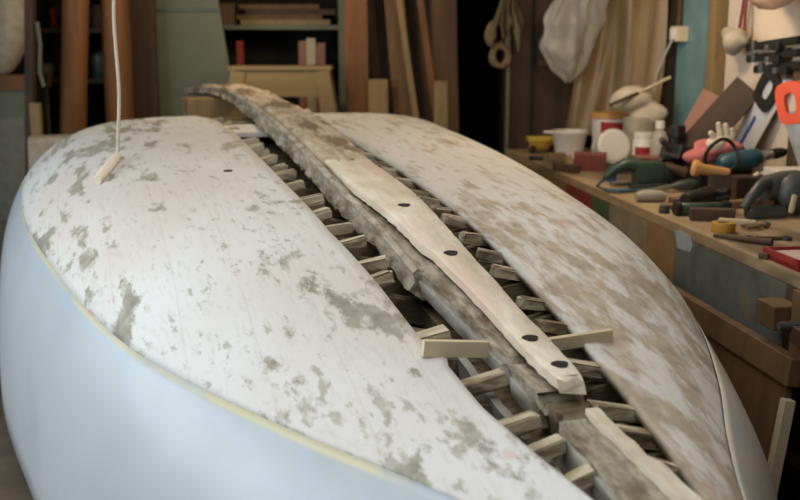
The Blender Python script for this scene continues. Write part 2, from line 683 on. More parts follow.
def solid(o, t):
    m = o.modifiers.new('thickness', 'SOLIDIFY')
    m.thickness = t
    m.offset = -1
    return o


S_ALL = sorted(set([-.9 + 4.5 * i / 150 for i in range(151)] + [.60, .63, .66]))
for side, slot, mt, in ((-1, SLOT_L, 'bottom_l'), (1, SLOT_R, 'bottom_r')):
    for zone in ('bottom_planking', 'topside_planking'):
        mb = MB()
        nv = 22
        prev = None
        for s in S_ALL:
            t0 = th_lat(s, pw(s, *slot))
            tw = max(th_wl(s), t0 + .002)
            lo, hi = (t0, tw) if zone == 'bottom_planking' else (tw, PI / 2)
            row = []
            for j in range(nv + 1):
                k = j / nv
                if zone == 'bottom_planking':
                    # even spacing in width near the keel
                    l0, l1 = cub(s, BB) * math.sin(lo) ** pw(s, PX, PP), cub(s, BB) * math.sin(hi) ** pw(s, PX, PP)
                    th = lo + (hi - lo) * k if k > .999 else th_lat(s, l0 + (l1 - l0) * k) * (1 - k) + (lo + (hi - lo) * k) * k
                else:
                    th = lo + (hi - lo) * k
                row.append(mb.bm.verts.new(hullpt(s, th, side)))
            if prev:
                for j in range(nv):
                    mb.bm.faces.new((prev[j], row[j], row[j + 1], prev[j + 1]) if side < 0 else (prev[j], prev[j + 1], row[j + 1], row[j]))
            prev = row
        # consistent outward normals
        me_o = mb.build(zone, mt if zone == 'bottom_planking' else ('topside' if side < 0 else 'topside_r_warmlit'), boat, True)
        me = me_o.data
        pz = sum(p.normal.z * p.area for p in me.polygons) if zone == 'bottom_planking' else sum(p.normal.x * side * p.area for p in me.polygons)
        if pz < 0:
            me.flip_normals()
        solid(me_o, .02)
        if zone == 'bottom_planking' and side > 0:
            me_o['label'] = 'right half of the bottom, paint scraped to tan wood'
# transom at the far end, stem at the bow
mb = MB()
pts = [hullpt(3.585, PI / 2 * j / 40, -1) for j in range(40, -1, -1)] + [hullpt(3.585, PI / 2 * j / 40, 1) for j in range(1, 41)]
a = [mb.bm.verts.new(p - Vector((0, 0, .03))) for p in pts]
b = [mb.bm.verts.new(p - Vector((0, .03, .03))) for p in pts]
mb.bm.faces.new(a)
mb.bm.faces.new(b[::-1])
for i in range(len(pts)):
    j = (i + 1) % len(pts)
    mb.bm.faces.new((a[i], a[j], b[j], b[i]))
mb.build('transom', 'topside', boat)
mb = MB()
mb.beam((0, -.93, .06), (0, -.93, .72), .15, .08)
mb.build('stem', 'keel', boat)

# keel: ragged timber standing proud of the bottom, running out beyond the transom
KS = [1.0, 1.3, 1.7, 2.1, 2.5, 2.9, 3.3, 3.7, 4.0, 4.3, 4.6, 4.9, 5.15]
KZT = [crown(1.0) + .028, crown(1.3) + .03, crown(1.7) + .034, crown(2.1) + .052, 1.197, 1.236, 1.262, 1.284, 1.298, 1.306, 1.302, 1.286, 1.266]
KWL = [.102, .108, .112, .102, .092, .09, .088, .088, .092, .10, .13, .17, .22]
KWR = [.05, .062, .076, .10, .125, .135, .12, .105, .1, .09, .05, -.04, -.15]
KH = [.075, .085, .09, .095, .095, .095, .09, .08, .07, .06, .05, .045, .03]
rnd = random.Random(3)


def keel_mesh(side_only):
    mb = MB()
    prev = None
    n = 130
    for i in range(n + 1):
        s = KS[0] + (KS[-1] - KS[0]) * i / n
        zt, wl, wr, h = pw(s, KS, KZT), pw(s, KS, KWL), pw(s, KS, KWR), pw(s, KS, KH)
        j = lambda a: rnd.uniform(-a, a)
        if side_only:
            sec = [(-wl, zt - .004), (-wl + .012, zt + .006), (-wl + .03, zt - .004), (wr - .0, zt - .006 + j(.004)), (wr - .004, zt - h),
                   (-wl + .025, zt - h + j(.008)), (-wl - .008 + j(.006), zt - h * .65 + j(.008)), (-wl + .004 + j(.004), zt - h * .3 + j(.005))]
        else:
            sec = []
            m = 8
            for k in range(m + 1):
                x = -wl + .02 + (wl + wr - .03) * k / m
                e = .0 if k in (0, m) else .006 + .010 * (math.sin(s * 9 + k * 1.9) * math.sin(s * 23 + k) > .1) + j(.004)
                sec.append((x, zt + e))
            sec += [(wr - .012, zt - .012), (-wl + .022, zt - .012)]
        row = [mb.bm.verts.new((x, s, z)) for x, z in sec]
        if prev:
            for k in range(len(row)):
                q = (k + 1) % len(row)
                mb.bm.faces.new((prev[k], prev[q], row[q], row[k]))
        else:
            mb.bm.faces.new(row)
        prev = row
    mb.bm.faces.new(prev[::-1])
    return mb


keel = keel_mesh(True).build('keel', 'keel', boat, True)
KS0 = KS[0]
KS_SAVE = KS
mb = MB()
prev = None
n = 90
for i in range(n + 1):
    s = 2.02 + (4.9 - 2.02) * i / n
    zt, wl, wr = pw(s, KS, KZT), pw(s, KS, KWL), pw(s, KS, KWR)
    m = 10
    row = []
    for k in range(m + 1):
        x = -wl + .024 + (wl + wr - .034) * k / m
        e = .0 if k in (0, m) else .008 + .012 * max(0, math.sin(s * 11 + k * 1.3) * math.sin(s * 19 + k * .7)) + rnd.uniform(-.003, .003)
        row.append(mb.bm.verts.new((x, s, zt + e)))
    row += [mb.bm.verts.new((wr - .012, s, zt - .014)), mb.bm.verts.new((-wl + .026, s, zt - .014))]
    if prev:
        for k in range(len(row)):
            q = (k + 1) % len(row)
            mb.bm.faces.new((prev[k], prev[q], row[q], row[k]))
    else:
        mb.bm.faces.new(row)
    prev = row
mb.bm.faces.new(prev[::-1])
mb.build('keel_top', 'keeltop', boat, True)

# pale plank laid on the keel, with bolt holes
CL = ([.365, .474, .677, .866, 1.05, 1.08, 1.288, 1.619, 2.05], [.016, .022, .020, .026, .040, .052, .062, .084, .070])
CR = ([.365, .42, .558, .71, .851, .998, 1.222, 1.559, 2.05], [.028, .040, .048, .048, .052, .050, .054, .070, .080])


def cap_top(s):
    return crown(s) + .060


mb = MB()
prev = None
n = 70
for i in range(n + 1):
    s = .365 + (2.05 - .365) * i / n
    rag = rnd.uniform(-.0012, .0012)
    l, r_ = -pw(s, *CL) + rag, pw(s, *CR) + rnd.uniform(-.0012, .0012)
    z = cap_top(s)
    sec = [(l, z - .004), (l + .006, z), (r_ - .006, z), (r_, z - .004), (r_ + rnd.uniform(-.002, .002), z - .027), (l + .002 + rnd.uniform(-.002, .002), z - .027)]
    yo = [rnd.uniform(-.012, .035) if i == 0 else 0 for _ in sec]
    row = [mb.bm.verts.new((x, s + dy, zz)) for (x, zz), dy in zip(sec, yo)]
    if prev:
        for k in range(len(row)):
            q = (k + 1) % len(row)
            mb.bm.faces.new((prev[k], prev[q], row[q], row[k]))
    else:
        mb.bm.faces.new(row)
    prev = row
mb.bm.faces.new(prev[::-1])
cap = mb.build('keel_plank', 'cap', boat, True)
cap['label'] = 'pale scraped plank on top of the keel, with bolt holes'
for s, x in ((1.375, -.005), (1.015, .0), (.56, .006), (.435, .012)):
    mb = MB()
    rr = .017
    ring = [(rr * (1 + .15 * math.sin(3 * a)) * math.cos(a), rr * .9 * math.sin(a)) for a in [2 * PI * k / 16 for k in range(16)]]
    sl = (cap_top(s + .05) - cap_top(s - .05)) / .1
    mb.prism(ring, .004, Matrix.Translation((x, s, cap_top(s) - .0022)) @ Matrix.Rotation(math.atan(sl), 4, 'X'))
    mb.build('bolt_hole', 'holedark', cap)


# lower timbers in line with the keel, left of and below the pale plank
def ribbon(name, mat, s0, s1, l, r_, zo, h, n=30, rag=.003, lab=None):
    mb = MB()
    prev = None
    for i in range(n + 1):
        s = s0 + (s1 - s0) * i / n
        L = (l(s) if callable(l) else l) + rnd.uniform(-rag, rag)
        Rr = (r_(s) if callable(r_) else r_) + rnd.uniform(-rag, rag)
        z = crown(s) + zo + rnd.uniform(-rag, rag) * .5
        e = rnd.uniform(-.02, .02) if i in (0, n) else 0
        sec = [(L, z), (Rr, z), (Rr, z - h), (L + .01, z - h)]
        row = [mb.bm.verts.new((x, s + (e if k < 2 else -e), zz)) for k, (x, zz) in enumerate(sec)]
        if prev:
            for k in range(4):
                q = (k + 1) % 4
                mb.bm.faces.new((prev[k], prev[q], row[q], row[k]))
        else:
            mb.bm.faces.new(row)
        prev = row
    mb.bm.faces.new(prev[::-1])
    o = mb.build(name, mat, boat)
    if lab:
        o['label'] = lab
    return o


HOG = ([.36, .56, .75, .94, 1.05], [-.046, -.048, -.058, -.076, -.088])
ribbon('hog_timber', 'keel', .555, 1.03, lambda s: pw(s, *HOG), .04, .026, .03)
ribbon('hog_timber', 'keel', .40, .535, -.05, .045, .022, .035)
ribbon('hog_side', 'bluegrey', .56, 1.02, lambda s: pw(s, *HOG) - .004, -.03, .004, .04, 30, .0015, lab='blue grey painted side of the keel timber')
ribbon('hog_side', 'bluegrey', .405, .53, -.055, -.03, .0, .045, 12, .0015, lab='blue grey painted side of the keel timber')
ribbon('keelson', 'frame', -.5, 3.5, -.065, .06, -.075, .08, 60)
ribbon('keelson_side', 'bluegrey', -.3, .8, -.085, -.066, -.055, .10, 40, .0015, lab='blue grey painted board along the keelson')
ribbon('fore_keel', 'keel', -.6, .33, lambda s: -.060 + .06 * max(0, s - .05), .03, .004, .05, 40, .004)
ribbon('fore_keel_side', 'bluegrey', -.6, .32, lambda s: -.066 + .06 * max(0, s - .05), -.04, -.006, .08, 30, .0015, lab='blue grey painted side of the fore keel')
ribbon('fore_keel_strip', 'cap', -.6, .34, .012, lambda s: .040 + .01 * (s < .15), .020, .035, 40, .0025, lab='pale jagged strip on the fore keel')
ribbon('break_end', 'frame', .335, .405, -.03, .04, .006, .06, 10, .009, lab='dark rotten break in the keel')

# frames crossing under the keel
fs = [2.467 + .15 * k for k in range(1, 8)] + [2.467, 2.32, 2.207, 2.012, 1.82, 1.71, 1.60, 1.46, 1.325, 1.17, 1.06, .888, .76, .565, .395, .297, .18, .04, -.1]
for s in fs:
    w0 = rnd.uniform(.032, .044)
    zoff = -.026 - rnd.uniform(0, .006)
    for side, slot in ((-1, SLOT_L), (1, SLOT_R)):
        w = pw(s, *slot)
        tilt = rnd.uniform(-.012, .012)
        mb = MB()
        prev = None
        for i in range(7):
            lat = .012 + (w + .16 - .012) * i / 6
            lat = min(lat, cub(s, BB) * .9)
            z = crown(s, lat) + zoff - .055 * max(0, 1 - i / 4.5)
            ss = s + tilt * i / 6
            row = [mb.bm.verts.new((side * lat, ss + a, z + b)) for a, b in ((-w0 / 2, -.002), (w0 / 2, 0), (w0 / 2, -.06), (-w0 / 2, -.06))]
            if prev:
                for k in range(4):
                    mb.bm.faces.new((prev[k], prev[(k + 1) % 4], row[(k + 1) % 4], row[k]))
            else:
                mb.bm.faces.new(row)
            prev = row
        mb.bm.faces.new(prev[::-1])
        mb.build('frame', 'frame', boat)
        # the paler floor timber that laps each frame next to the plank edge
        if rnd.random() < .95:
            ln = (rnd.uniform(.075, .12) if s < .7 else rnd.uniform(.05, .085)) if s < 2.3 else rnd.uniform(.05, .09)
            ws_ = rnd.uniform(.026, .042)
            off = rnd.choice((-1, 1)) * rnd.uniform(.004, .012) - .006
            l0, l1 = w + .05, max(w - ln, .05 if s < .7 else .075)
            yaw = rnd.uniform(-.018, .018)
            mb = MB()
            a = Vector((side * l0, s + off, crown(s, l0) - .036))
            b = Vector((side * l1, s + off + yaw, crown(s, l1) - .012 + rnd.uniform(-.006, .006)))
            mb.beam(a, b, ws_, .03, bevel=.004)
            for v in mb.bm.verts:
                v.co += Vector((rnd.uniform(-.004, .004), rnd.uniform(-.004, .004), rnd.uniform(-.003, .003)))
            mb.build('floor_timber', 'stub', boat)
# what shows inside, below the frames
mb = MB()
mb.grid(lambda u, v: Vector((-.07 - (cub(-.05 + 1.5 * v, BB) * .72 - .07) * (1 - u), -.05 + 1.5 * v, crown(-.05 + 1.5 * v) - .20 - .16 * (1 - u))), 6, 14)
o = mb.build('inner_lining', 'inside', boat)
o['label'] = 'brown board inside the hull, seen through the left slot'
solid(o, .015)
# light board across the keel near the stern
mb = MB()
mb.box((-.155, 3.24, 1.168), (.27, .24, .02), (R(4), 0, 0))
o = mb.build('stern_board', 'white', boat)
o['label'] = 'short white board across the slot near the stern'
mb = MB()
mb.box((-.02, 3.66, 1.175), (.66, .06, .03)).box((.0, 3.5, 1.172), (.5, .1, .02))
mb.build('stern_timber', 'frame', boat)

mb = MB()
mb.prism([(.016 * math.cos(2 * PI * k / 14), .016 * math.sin(2 * PI * k / 14)) for k in range(14)], .004, Matrix.Translation((-.366, 2.224, crown(2.224, .366) - .0022)) @ Matrix.Rotation(R(4.5), 4, 'X'))
mb.build('plug_hole', 'holedark', boat)

# things on and under the hull
hp = lambda s, lat, dz=0: HM @ Vector((lat, s, crown(s, lat) + dz))
mb = MB()
mb.beam((-.195, .648, crown(.648, .19) + .020), (.015, .648, crown(.648) - .004), .016, .034)
mb.beam((.015, .648, crown(.648) - .004), (.240, .650, crown(.65, .24) + .012), .016, .028)
single('batten', mb, 'palewood', 'pale new wood batten lying across the hull slots under the keel plank', 'batten', (OX, OY, 0), -AZ)

# trestle shoring the overhanging end of the keel
tr = HM @ Vector((-.06, 4.55, 0))
t = thing('shoring_trestle', 'timber trestle propping the overhanging stern end of the keel', 'trestle', (tr.x, tr.y, 0), -AZ + R(8))
KB = pw(4.5, KS, KZT) - pw(4.5, KS, KH)
MB().box((-.02, 0, KB - .075), (.40, .16, .14), bevel=.006).build('top_block', 'tanwood', t)
for sx in (-1, 1):
    MB().box((sx * .13 - .02, 0, (KB - .145) / 2), (.08, .12, KB - .145)).build('leg', 'brown', t)
# two low trestles under the sheer
for i, (s, lab) in enumerate(((2.9, 'low timber bearer under the stern half of the hull'), (.9, 'low timber bearer under the bow half of the hull'))):
    p = HM @ Vector((0, s, 0))
    hw = cub(s, BB) - .05
    single('bearer', MB().box((0, 0, .0625), (2 * hw, .1, .125)), 'brown', lab, 'bearer', (p.x, p.y, 0), -AZ)

# pull cord hanging onto the hull with a wooden toggle
pa, pb = hp(2.615, -.712, .02), hp(2.335, -.795, .016)
top = Vector((pa.x + .085, pa.y, ZC))
t = thing('pull_cord', 'white pull cord hanging down in front of the timber onto the left of the hull', 'cord', pa)
pts = []
for k in range(41):
    f = k / 40
    p = Vector((0, 0, 0)).lerp(top - pa, f)
    z = p.z
    p.x += .008 * math.sin(z * 9.5) * min(1, z * 4) * (.5 + .5 * math.sin(z * 3 + 1)) - .006 * math.exp(-((z - .55) / .12) ** 2)
    pts.append(p)
MB().tube(pts, .006, 8).build('cord', 'cord', t, True)
d = (pb - pa)
MB().tube([Vector((0, 0, .0)), d * .3, d * .75, d], [.013, .017, .018, .015], 10).build('toggle', plain('pale_toggle_wood', (236, 226, 206), .7, 0, .1, 14), t, True)

# ------------------------------------------------------------------ the workbench
BL = 3.34
bench = thing('workbench', 'long wooden workbench with patchwork painted front along the right wall', 'workbench', BP, BA)
MB().box((.375, .92, .88), (.75, 4.84, .04), bevel=.004).build('bench_top', 'bench', bench)
panels = [(-.12, .70, 'apron_blue', (98, 104, 100)), (.70, .98, 'apron_ochre', (150, 116, 72)), (.98, 1.42, 'apron_beige', (140, 130, 104)),
          (1.42, 1.66, 'apron_green', (66, 92, 58)), (1.66, 2.06, 'apron_red', (130, 44, 40)), (2.06, 3.32, 'apron_brown', (128, 104, 74)), (-1.5, -.12, 'apron_dark', (80, 62, 44))]
for a, b, nm, rgb in panels:
    m = NT(nm)
    c = lin(rgb)
    f = m.noise(11, 5, .6)
    col = m.mix(m.ramp(f, .4, .65), c, tuple(v * .7 for v in c))
    if nm in ('apron_blue', 'apron_beige', 'apron_ochre'):
        g = m.ramp(m.noise(6, 4, .6, (1, 1, 1), (3, 2, 1)), .55, .66)
        col = m.mix(m.math('MULTIPLY', g, .6), col, lin((128, 112, 84) if nm == 'apron_blue' else (104, 104, 96)))
    o = MB().box((.012, (a + b) / 2, .762), (.024, b - a - .002, .196)).build('apron_board', m.done(col, .6), bench)
    o['label'] = {'apron_blue': 'blue grey', 'apron_ochre': 'ochre', 'apron_beige': 'beige', 'apron_green': 'green', 'apron_red': 'red', 'apron_brown': 'brown', 'apron_dark': 'dark brown'}[nm] + ' painted board of the bench front'
# patch of pale blue paint
mb = MB()
mb.prism([(.0, -.028), (.11, -.034), (.14, .02), (.10, .036), (.01, .03), (-.02, .0)], .002, Matrix.Translation((-.0012, .56, .845)) @ Matrix(((0, 0, 1, 0), (1, 0, 0, 0), (0, 1, 0, 0), (0, 0, 0, 1))))
o = mb.build('paint_patch', plain('pale_blue_paint', (168, 178, 186), .6, 0, .15, 20), bench)
o['label'] = 'pale blue patch of paint on the bench front'
for u in (-1.35, .1, 1.6, 3.2):
    for w in (.07, .68):
        MB().box((w, u, .43), (.08, .08, .86)).build('leg', 'darkbrown', bench)
MB().box((.4, .9, .25), (.6, 4.6, .03)).build('lower_shelf', 'darkbrown', bench)
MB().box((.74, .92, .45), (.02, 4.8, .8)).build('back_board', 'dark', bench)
# wooden jaws at the near end of the bench
p = bl(0.0, 0, 0)
t = thing('bench_vise', 'wooden vise jaw blocks bolted on the near end of the bench front', 'vise', bl(-.215, -.002, .742), BA)
MB().box((-.04, .06, .04), (.08, .11, .07), bevel=.004).build('jaw', 'brown', t)
MB().box((-.03, -.09, .02), (.06, .08, .24), bevel=.004).build('post', 'brown', t)
MB().box((-.045, -.13, .03), (.09, .06, .045), bevel=.004).build('spacer', 'darkbrown', t)
MB().tube([(-.05, -.10, .05), (-.12, -.10, .05)], .012).build('screw', 'gunmetal', t)

# brown board leaning on the bench front
pa_, pb_ = bl(1.0, -.16, 0), bl(-.36, -.16, 0)
t = thing('leaning_board', 'brown framed board leaning against the bench front, behind the hull', 'board', bl(0, -.155, 0), BA)
lean = Matrix.Rotation(R(7), 4, 'Y')
MB().box((0, .33, .335), (.018, 1.3, .64)).build('panel', 'brown', t, matrix=lean)
MB().box((-.004, .33, .668), (.04, 1.34, .08), bevel=.004).build('top_rail', 'brown', t, matrix=lean)
MB().box((-.004, -.33, .30), (.03, .03, .58)).build('edge_strip', 'palewood', t, matrix=lean)


# ------------------------------------------------------------------ items on the bench (each at its own spot)
def on(px, py, z=.9):
    v = atz(px, py, z)
    return v


def cyl(mb, r, h, n=24, r2=None, z0=0, bev=.004):
    r2 = r if r2 is None else r2
    return mb.lathe([(r - bev, z0), (r, z0 + bev), (r2, z0 + h - bev), (r2 - bev, z0 + h)], n=n)


def wl_(px, py, w=.75):
    r = ray(px, py)
    P0 = BP + BW * w
    k = (P0 - Vector((0, 0, CAMZ))).dot(BW) / r.dot(BW)
    P = r * k + Vector((0, 0, CAMZ))
    return (P - BP).dot(BU), P.z


def place(px, w, dz=0.0):
    """spot on the bench a given distance behind its front"""
    return bl(wl_(px, 150, w)[0], w, .9 + dz)


# yellow tray with feet, far end
t = thing('level_case', 'yellow plastic tool case on dark feet at the far end of the bench', 'case', on(541, 153), R(4))
MB().box((0, 0, .085), (.165, .085, .03), bevel=.006).build('lid', 'yellow', t)
MB().box((0, 0, .048), (.14, .07, .045), bevel=.004).build('body', 'ochre', t)
for x in (-.055, .055):
    MB().box((x, -.01, .024), (.028, .07, .048)).build('foot', 'black', t)
# white bucket
t = thing('bucket', 'white plastic mixing bucket with pouring lip standing near the bench end', 'bucket', on(569, 157), 0)
MB().lathe([(.076, 0), (.1, .135), (.106, .14), (.106, .152), (.098, .152), (.094, .14), (.072, .008)], cap1=True).build('pail', 'white', t, True)
MB().prism([(-.098, -.03), (-.15, -.005), (-.15, .005), (-.098, .03)], .012, Matrix.Translation((0, 0, .138))).build('lip', 'white', t)
# hand plane and small block
t = thing('wooden_plane', 'small dark wooden hand plane in front of the white bucket', 'hand plane', on(566, 172), R(-60))
MB().box((0, 0, .022), (.17, .05, .044), bevel=.005).build('body', 'rustbrown', t)
MB().box((.015, 0, .06), (.02, .035, .05), (0, R(-25), 0)).build('wedge', 'tanwood', t)
MB().tube([(-.05, 0, .04), (-.06, 0, .075)], [.012, .01]).build('handle', 'brown', t)
single('wood_offcut', MB().box((0, 0, .02), (.10, .05, .04), bevel=.003), 'tanwood', 'pale tan wood offcut lying left of the red box', 'offcut', on(556, 160), R(10))
t = thing('chisel', 'short chisel with steel blade lying on the far bench edge', 'chisel', on(545, 161), R(-20))
MB().tube([(-.09, 0, .014), (-.01, 0, .014)], .012).build('handle', 'black', t, True)
MB().box((.04, 0, .012), (.1, .02, .006)).build('blade', 'steel', t)
# red brown box
t = thing('tool_box', 'reddish brown cardboard box beside the fallen white cup', 'box', on(590, 170), R(-12))
MB().box((0, 0, .04), (.16, .10, .08), bevel=.003).build('body', plain('red_brown_card', (122, 62, 52), .8, 0, .3), t)
MB().box((0, 0, .083), (.165, .105, .012), bevel=.002).build('lid', plain('faded_red_card', (140, 84, 70), .8, 0, .3), t)
# cup lying on its side
t = thing('plastic_tub', 'white plastic tub lying on its side with its round base facing out', 'tub', on(600, 164), R(18))
MB().lathe([(.072, 0), (.076, .004), (.076, .01), (.088, .12), (.092, .125), (.086, .128)], (-.01, -.06, .085), (-.10, -1, .25), cap1=True).build('body', 'white', t, True)
# lathe axis points towards the viewer so the base disc is at the far side: a second, facing disc
MB().lathe([(.08, 0), (.078, .005), (.02, .006)], (-.023, -.185, .115), (-.10, -1, .25), cap1=True).build('base', 'white', t, True)
# big paint tub with printed label
t = thing('paint_tub', 'big white paint tub with red and blue label and a tan lid', 'tub', on(613, 159), R(-10))
cyl(MB(), .112, .24, 32, .128).build('body', 'white', t, True)
MB().lathe([(.134, .232), (.136, .236), (.136, .256), (.12, .262)], n=32).build('lid', 'orangewood', t, True)


def decal(rad0, rad1, H, a0, a1, z0, z1, mat, parent, name='label_patch', n=10):
    mb = MB()

    def fn(u, v):
        a = a0 + (a1 - a0) * u
        z = z0 + (z1 - z0) * v
        r = rad0 + (rad1 - rad0) * z / H + .0012
        return Vector((r * math.cos(a), r * math.sin(a), z))
    mb.grid(fn, n, 2)
    return solid(mb.build(name, mat, parent), .001)


decal(.112, .128, .24, R(-128), R(-66), .155, .215, 'red', t)
decal(.112, .128, .24, R(-105), R(-52), .12, .160, 'paper', t)
decal(.112, .128, .24, R(-85), R(-52), .075, .125, 'blue', t)
decal(.112, .128, .24, R(-70), R(-45), .03, .085, 'green', t)
# rag covered tub behind
t = thing('rag_bundle', 'bundle of cream rags heaped on a tin behind the label jar', 'rags', place(639, .53), 0)
MB().lathe([(.09, 0), (.09, .25), (.085, .255)]).build('tin', 'bag', t, True)
MB().blob((-.0, -.01, .315), .125, 4, .5, 4, (1.0, .8, .6)).build('rags', 'rag', t, True)
t = thing('paint_brush', 'long brush with pale handle and dark end lying on the cream rags', 'brush', place(639, .51, .012), 0)
MB().tube([(-.03, -.05, .375), (.14, -.03, .455)], [.009, .008]).build('handle', 'cream', t, True)
MB().beam((-.18, -.07, .31), (-.03, -.05, .375), .02, .014).build('bristle_end', 'rustbrown', t)
# jar and bottle
t = thing('label_jar', 'white jar with a red label right of the big paint tub', 'jar', place(643, .46), 0)
MB().lathe([(.05, 0), (.054, .006), (.054, .15), (.045, .165), (.045, .17)], n=24).build('body', 'white', t, True)
decal(.054, .054, 1, R(-150), R(-30), .05, .12, 'red', t)
MB().lathe([(.05, .168), (.05, .19), (.046, .193)], n=24).build('lid', 'white', t, True)
t = thing('squeeze_bottle', 'cloudy plastic bottle with white cap beside the red label jar', 'bottle', place(659, .50), 0)
MB().lathe([(.042, 0), (.045, .006), (.045, .165), (.03, .205), (.018, .215), (.018, .222)], n=20).build('body', 'bottleplastic', t, True)
MB().lathe([(.024, .22), (.024, .255), (.018, .26)], n=16).build('cap', 'white', t, True)
# reddish box in front of jar with green power sander in front
t = thing('book_box', 'flat red brown box lying behind the green sander', 'box', place(652, .34), R(-4))
MB().box((0, 0, .055), (.17, .1, .11), bevel=.003).build('body', plain('maroon_card', (112, 66, 54), .8, 0, .3), t)
MB().box((0, -.0, .113), (.174, .104, .008)).build('lid', plain('dusty_maroon_card', (150, 104, 84), .8, 0, .3), t)
t = thing('orbital_sander', 'dark green power sander with long handle and trailing cable', 'sander', place(645, .20), R(8))
MB().box((.02, 0, .014), (.14, .10, .028), bevel=.004).build('pad', 'gunmetal', t)
MB().box((.02, 0, .075), (.135, .09, .10), bevel=.018).build('motor_body', 'greenmetal', t, True)
MB().tube([(-.03, 0, .11), (-.09, 0, .112), (-.14, 0, .09), (-.18, 0, .055)], [.03, .03, .026, .016], 12).build('handle', 'greenmetal', t, True)
MB().tube([(-.18, 0, .055), (-.22, -.01, .02), (-.20, -.06, .01), (-.12, -.08, .01), (-.08, -.11, .01), (-.16, -.13, .01), (-.21, -.10, .01)], .007, 8).build('cable', 'tealplastic', t, True)
# dark grinder cluster
t = thing('bench_drill_stand', 'tangled black tool stand with upright post at the middle of the bench', 'drill stand', place(680, .40), R(15))
MB().box((0, 0, .02), (.16, .16, .04), bevel=.004).build('base', 'black', t)
MB().tube([(.0, .03, .03), (.0, .03, .25)], .018).build('post', 'black', t, True)
MB().box((-.02, -.01, .15), (.10, .12, .07), (0, R(20), R(20)), .012).build('motor_head', 'black', t)
MB().tube([(-.06, -.02, .17), (-.12, -.04, .22)], [.018, .014]).build('lever', 'gunmetal', t, True)
MB().tube([(-.10, -.02, .10), (-.02, -.08, .07), (.07, -.04, .10)], [.02, .028, .02]).build('grip', 'rustbrown', t, True)
MB().box((.0, .03, .245), (.06, .05, .06), (0, 0, R(20)), .008).build('top_clamp', 'black', t)
# leaning boards against the wall
def lean_board(lab, px, w, size, tilt, mat, zc, yaw=0):
    u = wl_(px, 110, w)[0]
    # long axis z, width along the wall (local y), thickness local x; tilted in the wall plane
    o = single('leaning_offcut', MB().box((0, 0, 0), size, bevel=.003), mat, lab, 'board', bl(u, w, zc))
    o.matrix_world = Matrix.Translation(bl(u, w, zc)) @ Matrix.Rotation(BA + yaw, 4, 'Z') @ Matrix.Rotation(R(10), 4, 'Y') @ Matrix.Rotation(tilt, 4, 'X')
    return o


lean_board('pinkish offcut board leaning on the wall behind the black tool stand', 695, .52, (.018, .12, .40), R(24), 'pinkwood', 1.13, R(52))
lean_board('dark plank set cornerwise against the white wall board', 717, .56, (.02, .14, .42), R(38), 'darkbrown', 1.19, R(52))
t = thing('crate', 'black dusty crate under the pink rag', 'crate', place(712, .50), BA)
MB().box((0, 0, .06), (.20, .22, .12), bevel=.004).build('body', 'black', t)
MB().box((0, 0, .125), (.21, .23, .012), bevel=.003).build('lid', 'rustbrown', t)
single('pink_rag', MB().blob((0, 0, .045), .075, 19, .75, 4, (1.25, .8, .55)), 'pinkcloth', 'crumpled pink rag heaped on the black crate below the dark plank', 'rag', place(714, .48, .132), smooth=True)
t = thing('white_glove', 'white work glove lying on the pink rag', 'glove', place(722, .50, .185), BA)
MB().blob((0, 0, .03), .045, 12, .4, 3, (1.0, .7, .9)).build('palm', 'rag', t, True)
for k, (x, l) in enumerate(((-.035, .035), (-.012, .075), (.010, .07), (.030, .05))):
    MB().tube([(x, 0, .03), (x * 1.3, -.005, .045 + l * .5), (x * 1.5 - .012, -.01, .045 + l)], [.019, .016, .010], 8).build('finger', 'rag', t, True)
single('cable_loop', MB().tube([(.07 * math.cos(a), .02 * math.sin(a * 2), .075 + .065 * math.sin(a)) for a in [2 * PI * k / 28 for k in range(28)]], .008, 8, True), 'black', 'black cable loop standing on edge in front of the pink rag', 'cable', place(722, .37, .12), BA, smooth=True)
# turned mallet
t = thing('wooden_mallet', 'orange turned wood mallet lying behind the blue drill', 'mallet', place(712, .30, .0), R(-8))
MB().lathe([(.026, 0), (.034, .008), (.034, .02), (.022, .04), (.020, .14), (.016, .15)], (-.075, 0, .15), (1, 0, -.14)).build('handle', 'orangewood', t, True)
MB().box((.04, .02, .065), (.08, .08, .13), bevel=.008).build('head', 'rustbrown', t)
# blue power drill
t = thing('power_drill', 'blue green power drill with chrome collar and black chuck', 'drill', on(729, 196), R(8))
MB().lathe([(.03, 0), (.042, .02), (.045, .09), (.042, .16), (.034, .185), (.026, .19)], (-.055, 0, .135), (1, 0, .17), 20).build('motor_body', 'tealplastic', t, True)
MB().lathe([(.022, 0), (.024, .01), (.02, .055)], (.13, 0, .167), (1, 0, .17), 16).build('collar', 'chrome', t, True)
MB().lathe([(.022, 0), (.024, .01), (.022, .04), (.012, .065)], (.185, 0, .177), (1, 0, .17), 16).build('chuck', 'black', t, True)
MB().beam((-.03, 0, .12), (-.05, .0, .012), .045, .05, (1, 0, 0), .012).build('handle', 'black', t)
MB().box((.02, 0, .055), (.05, .04, .07), bevel=.01).build('trigger_guard', 'black', t)
MB().box((-.045, 0, .014), (.09, .07, .028), bevel=.006).build('battery', 'black', t)
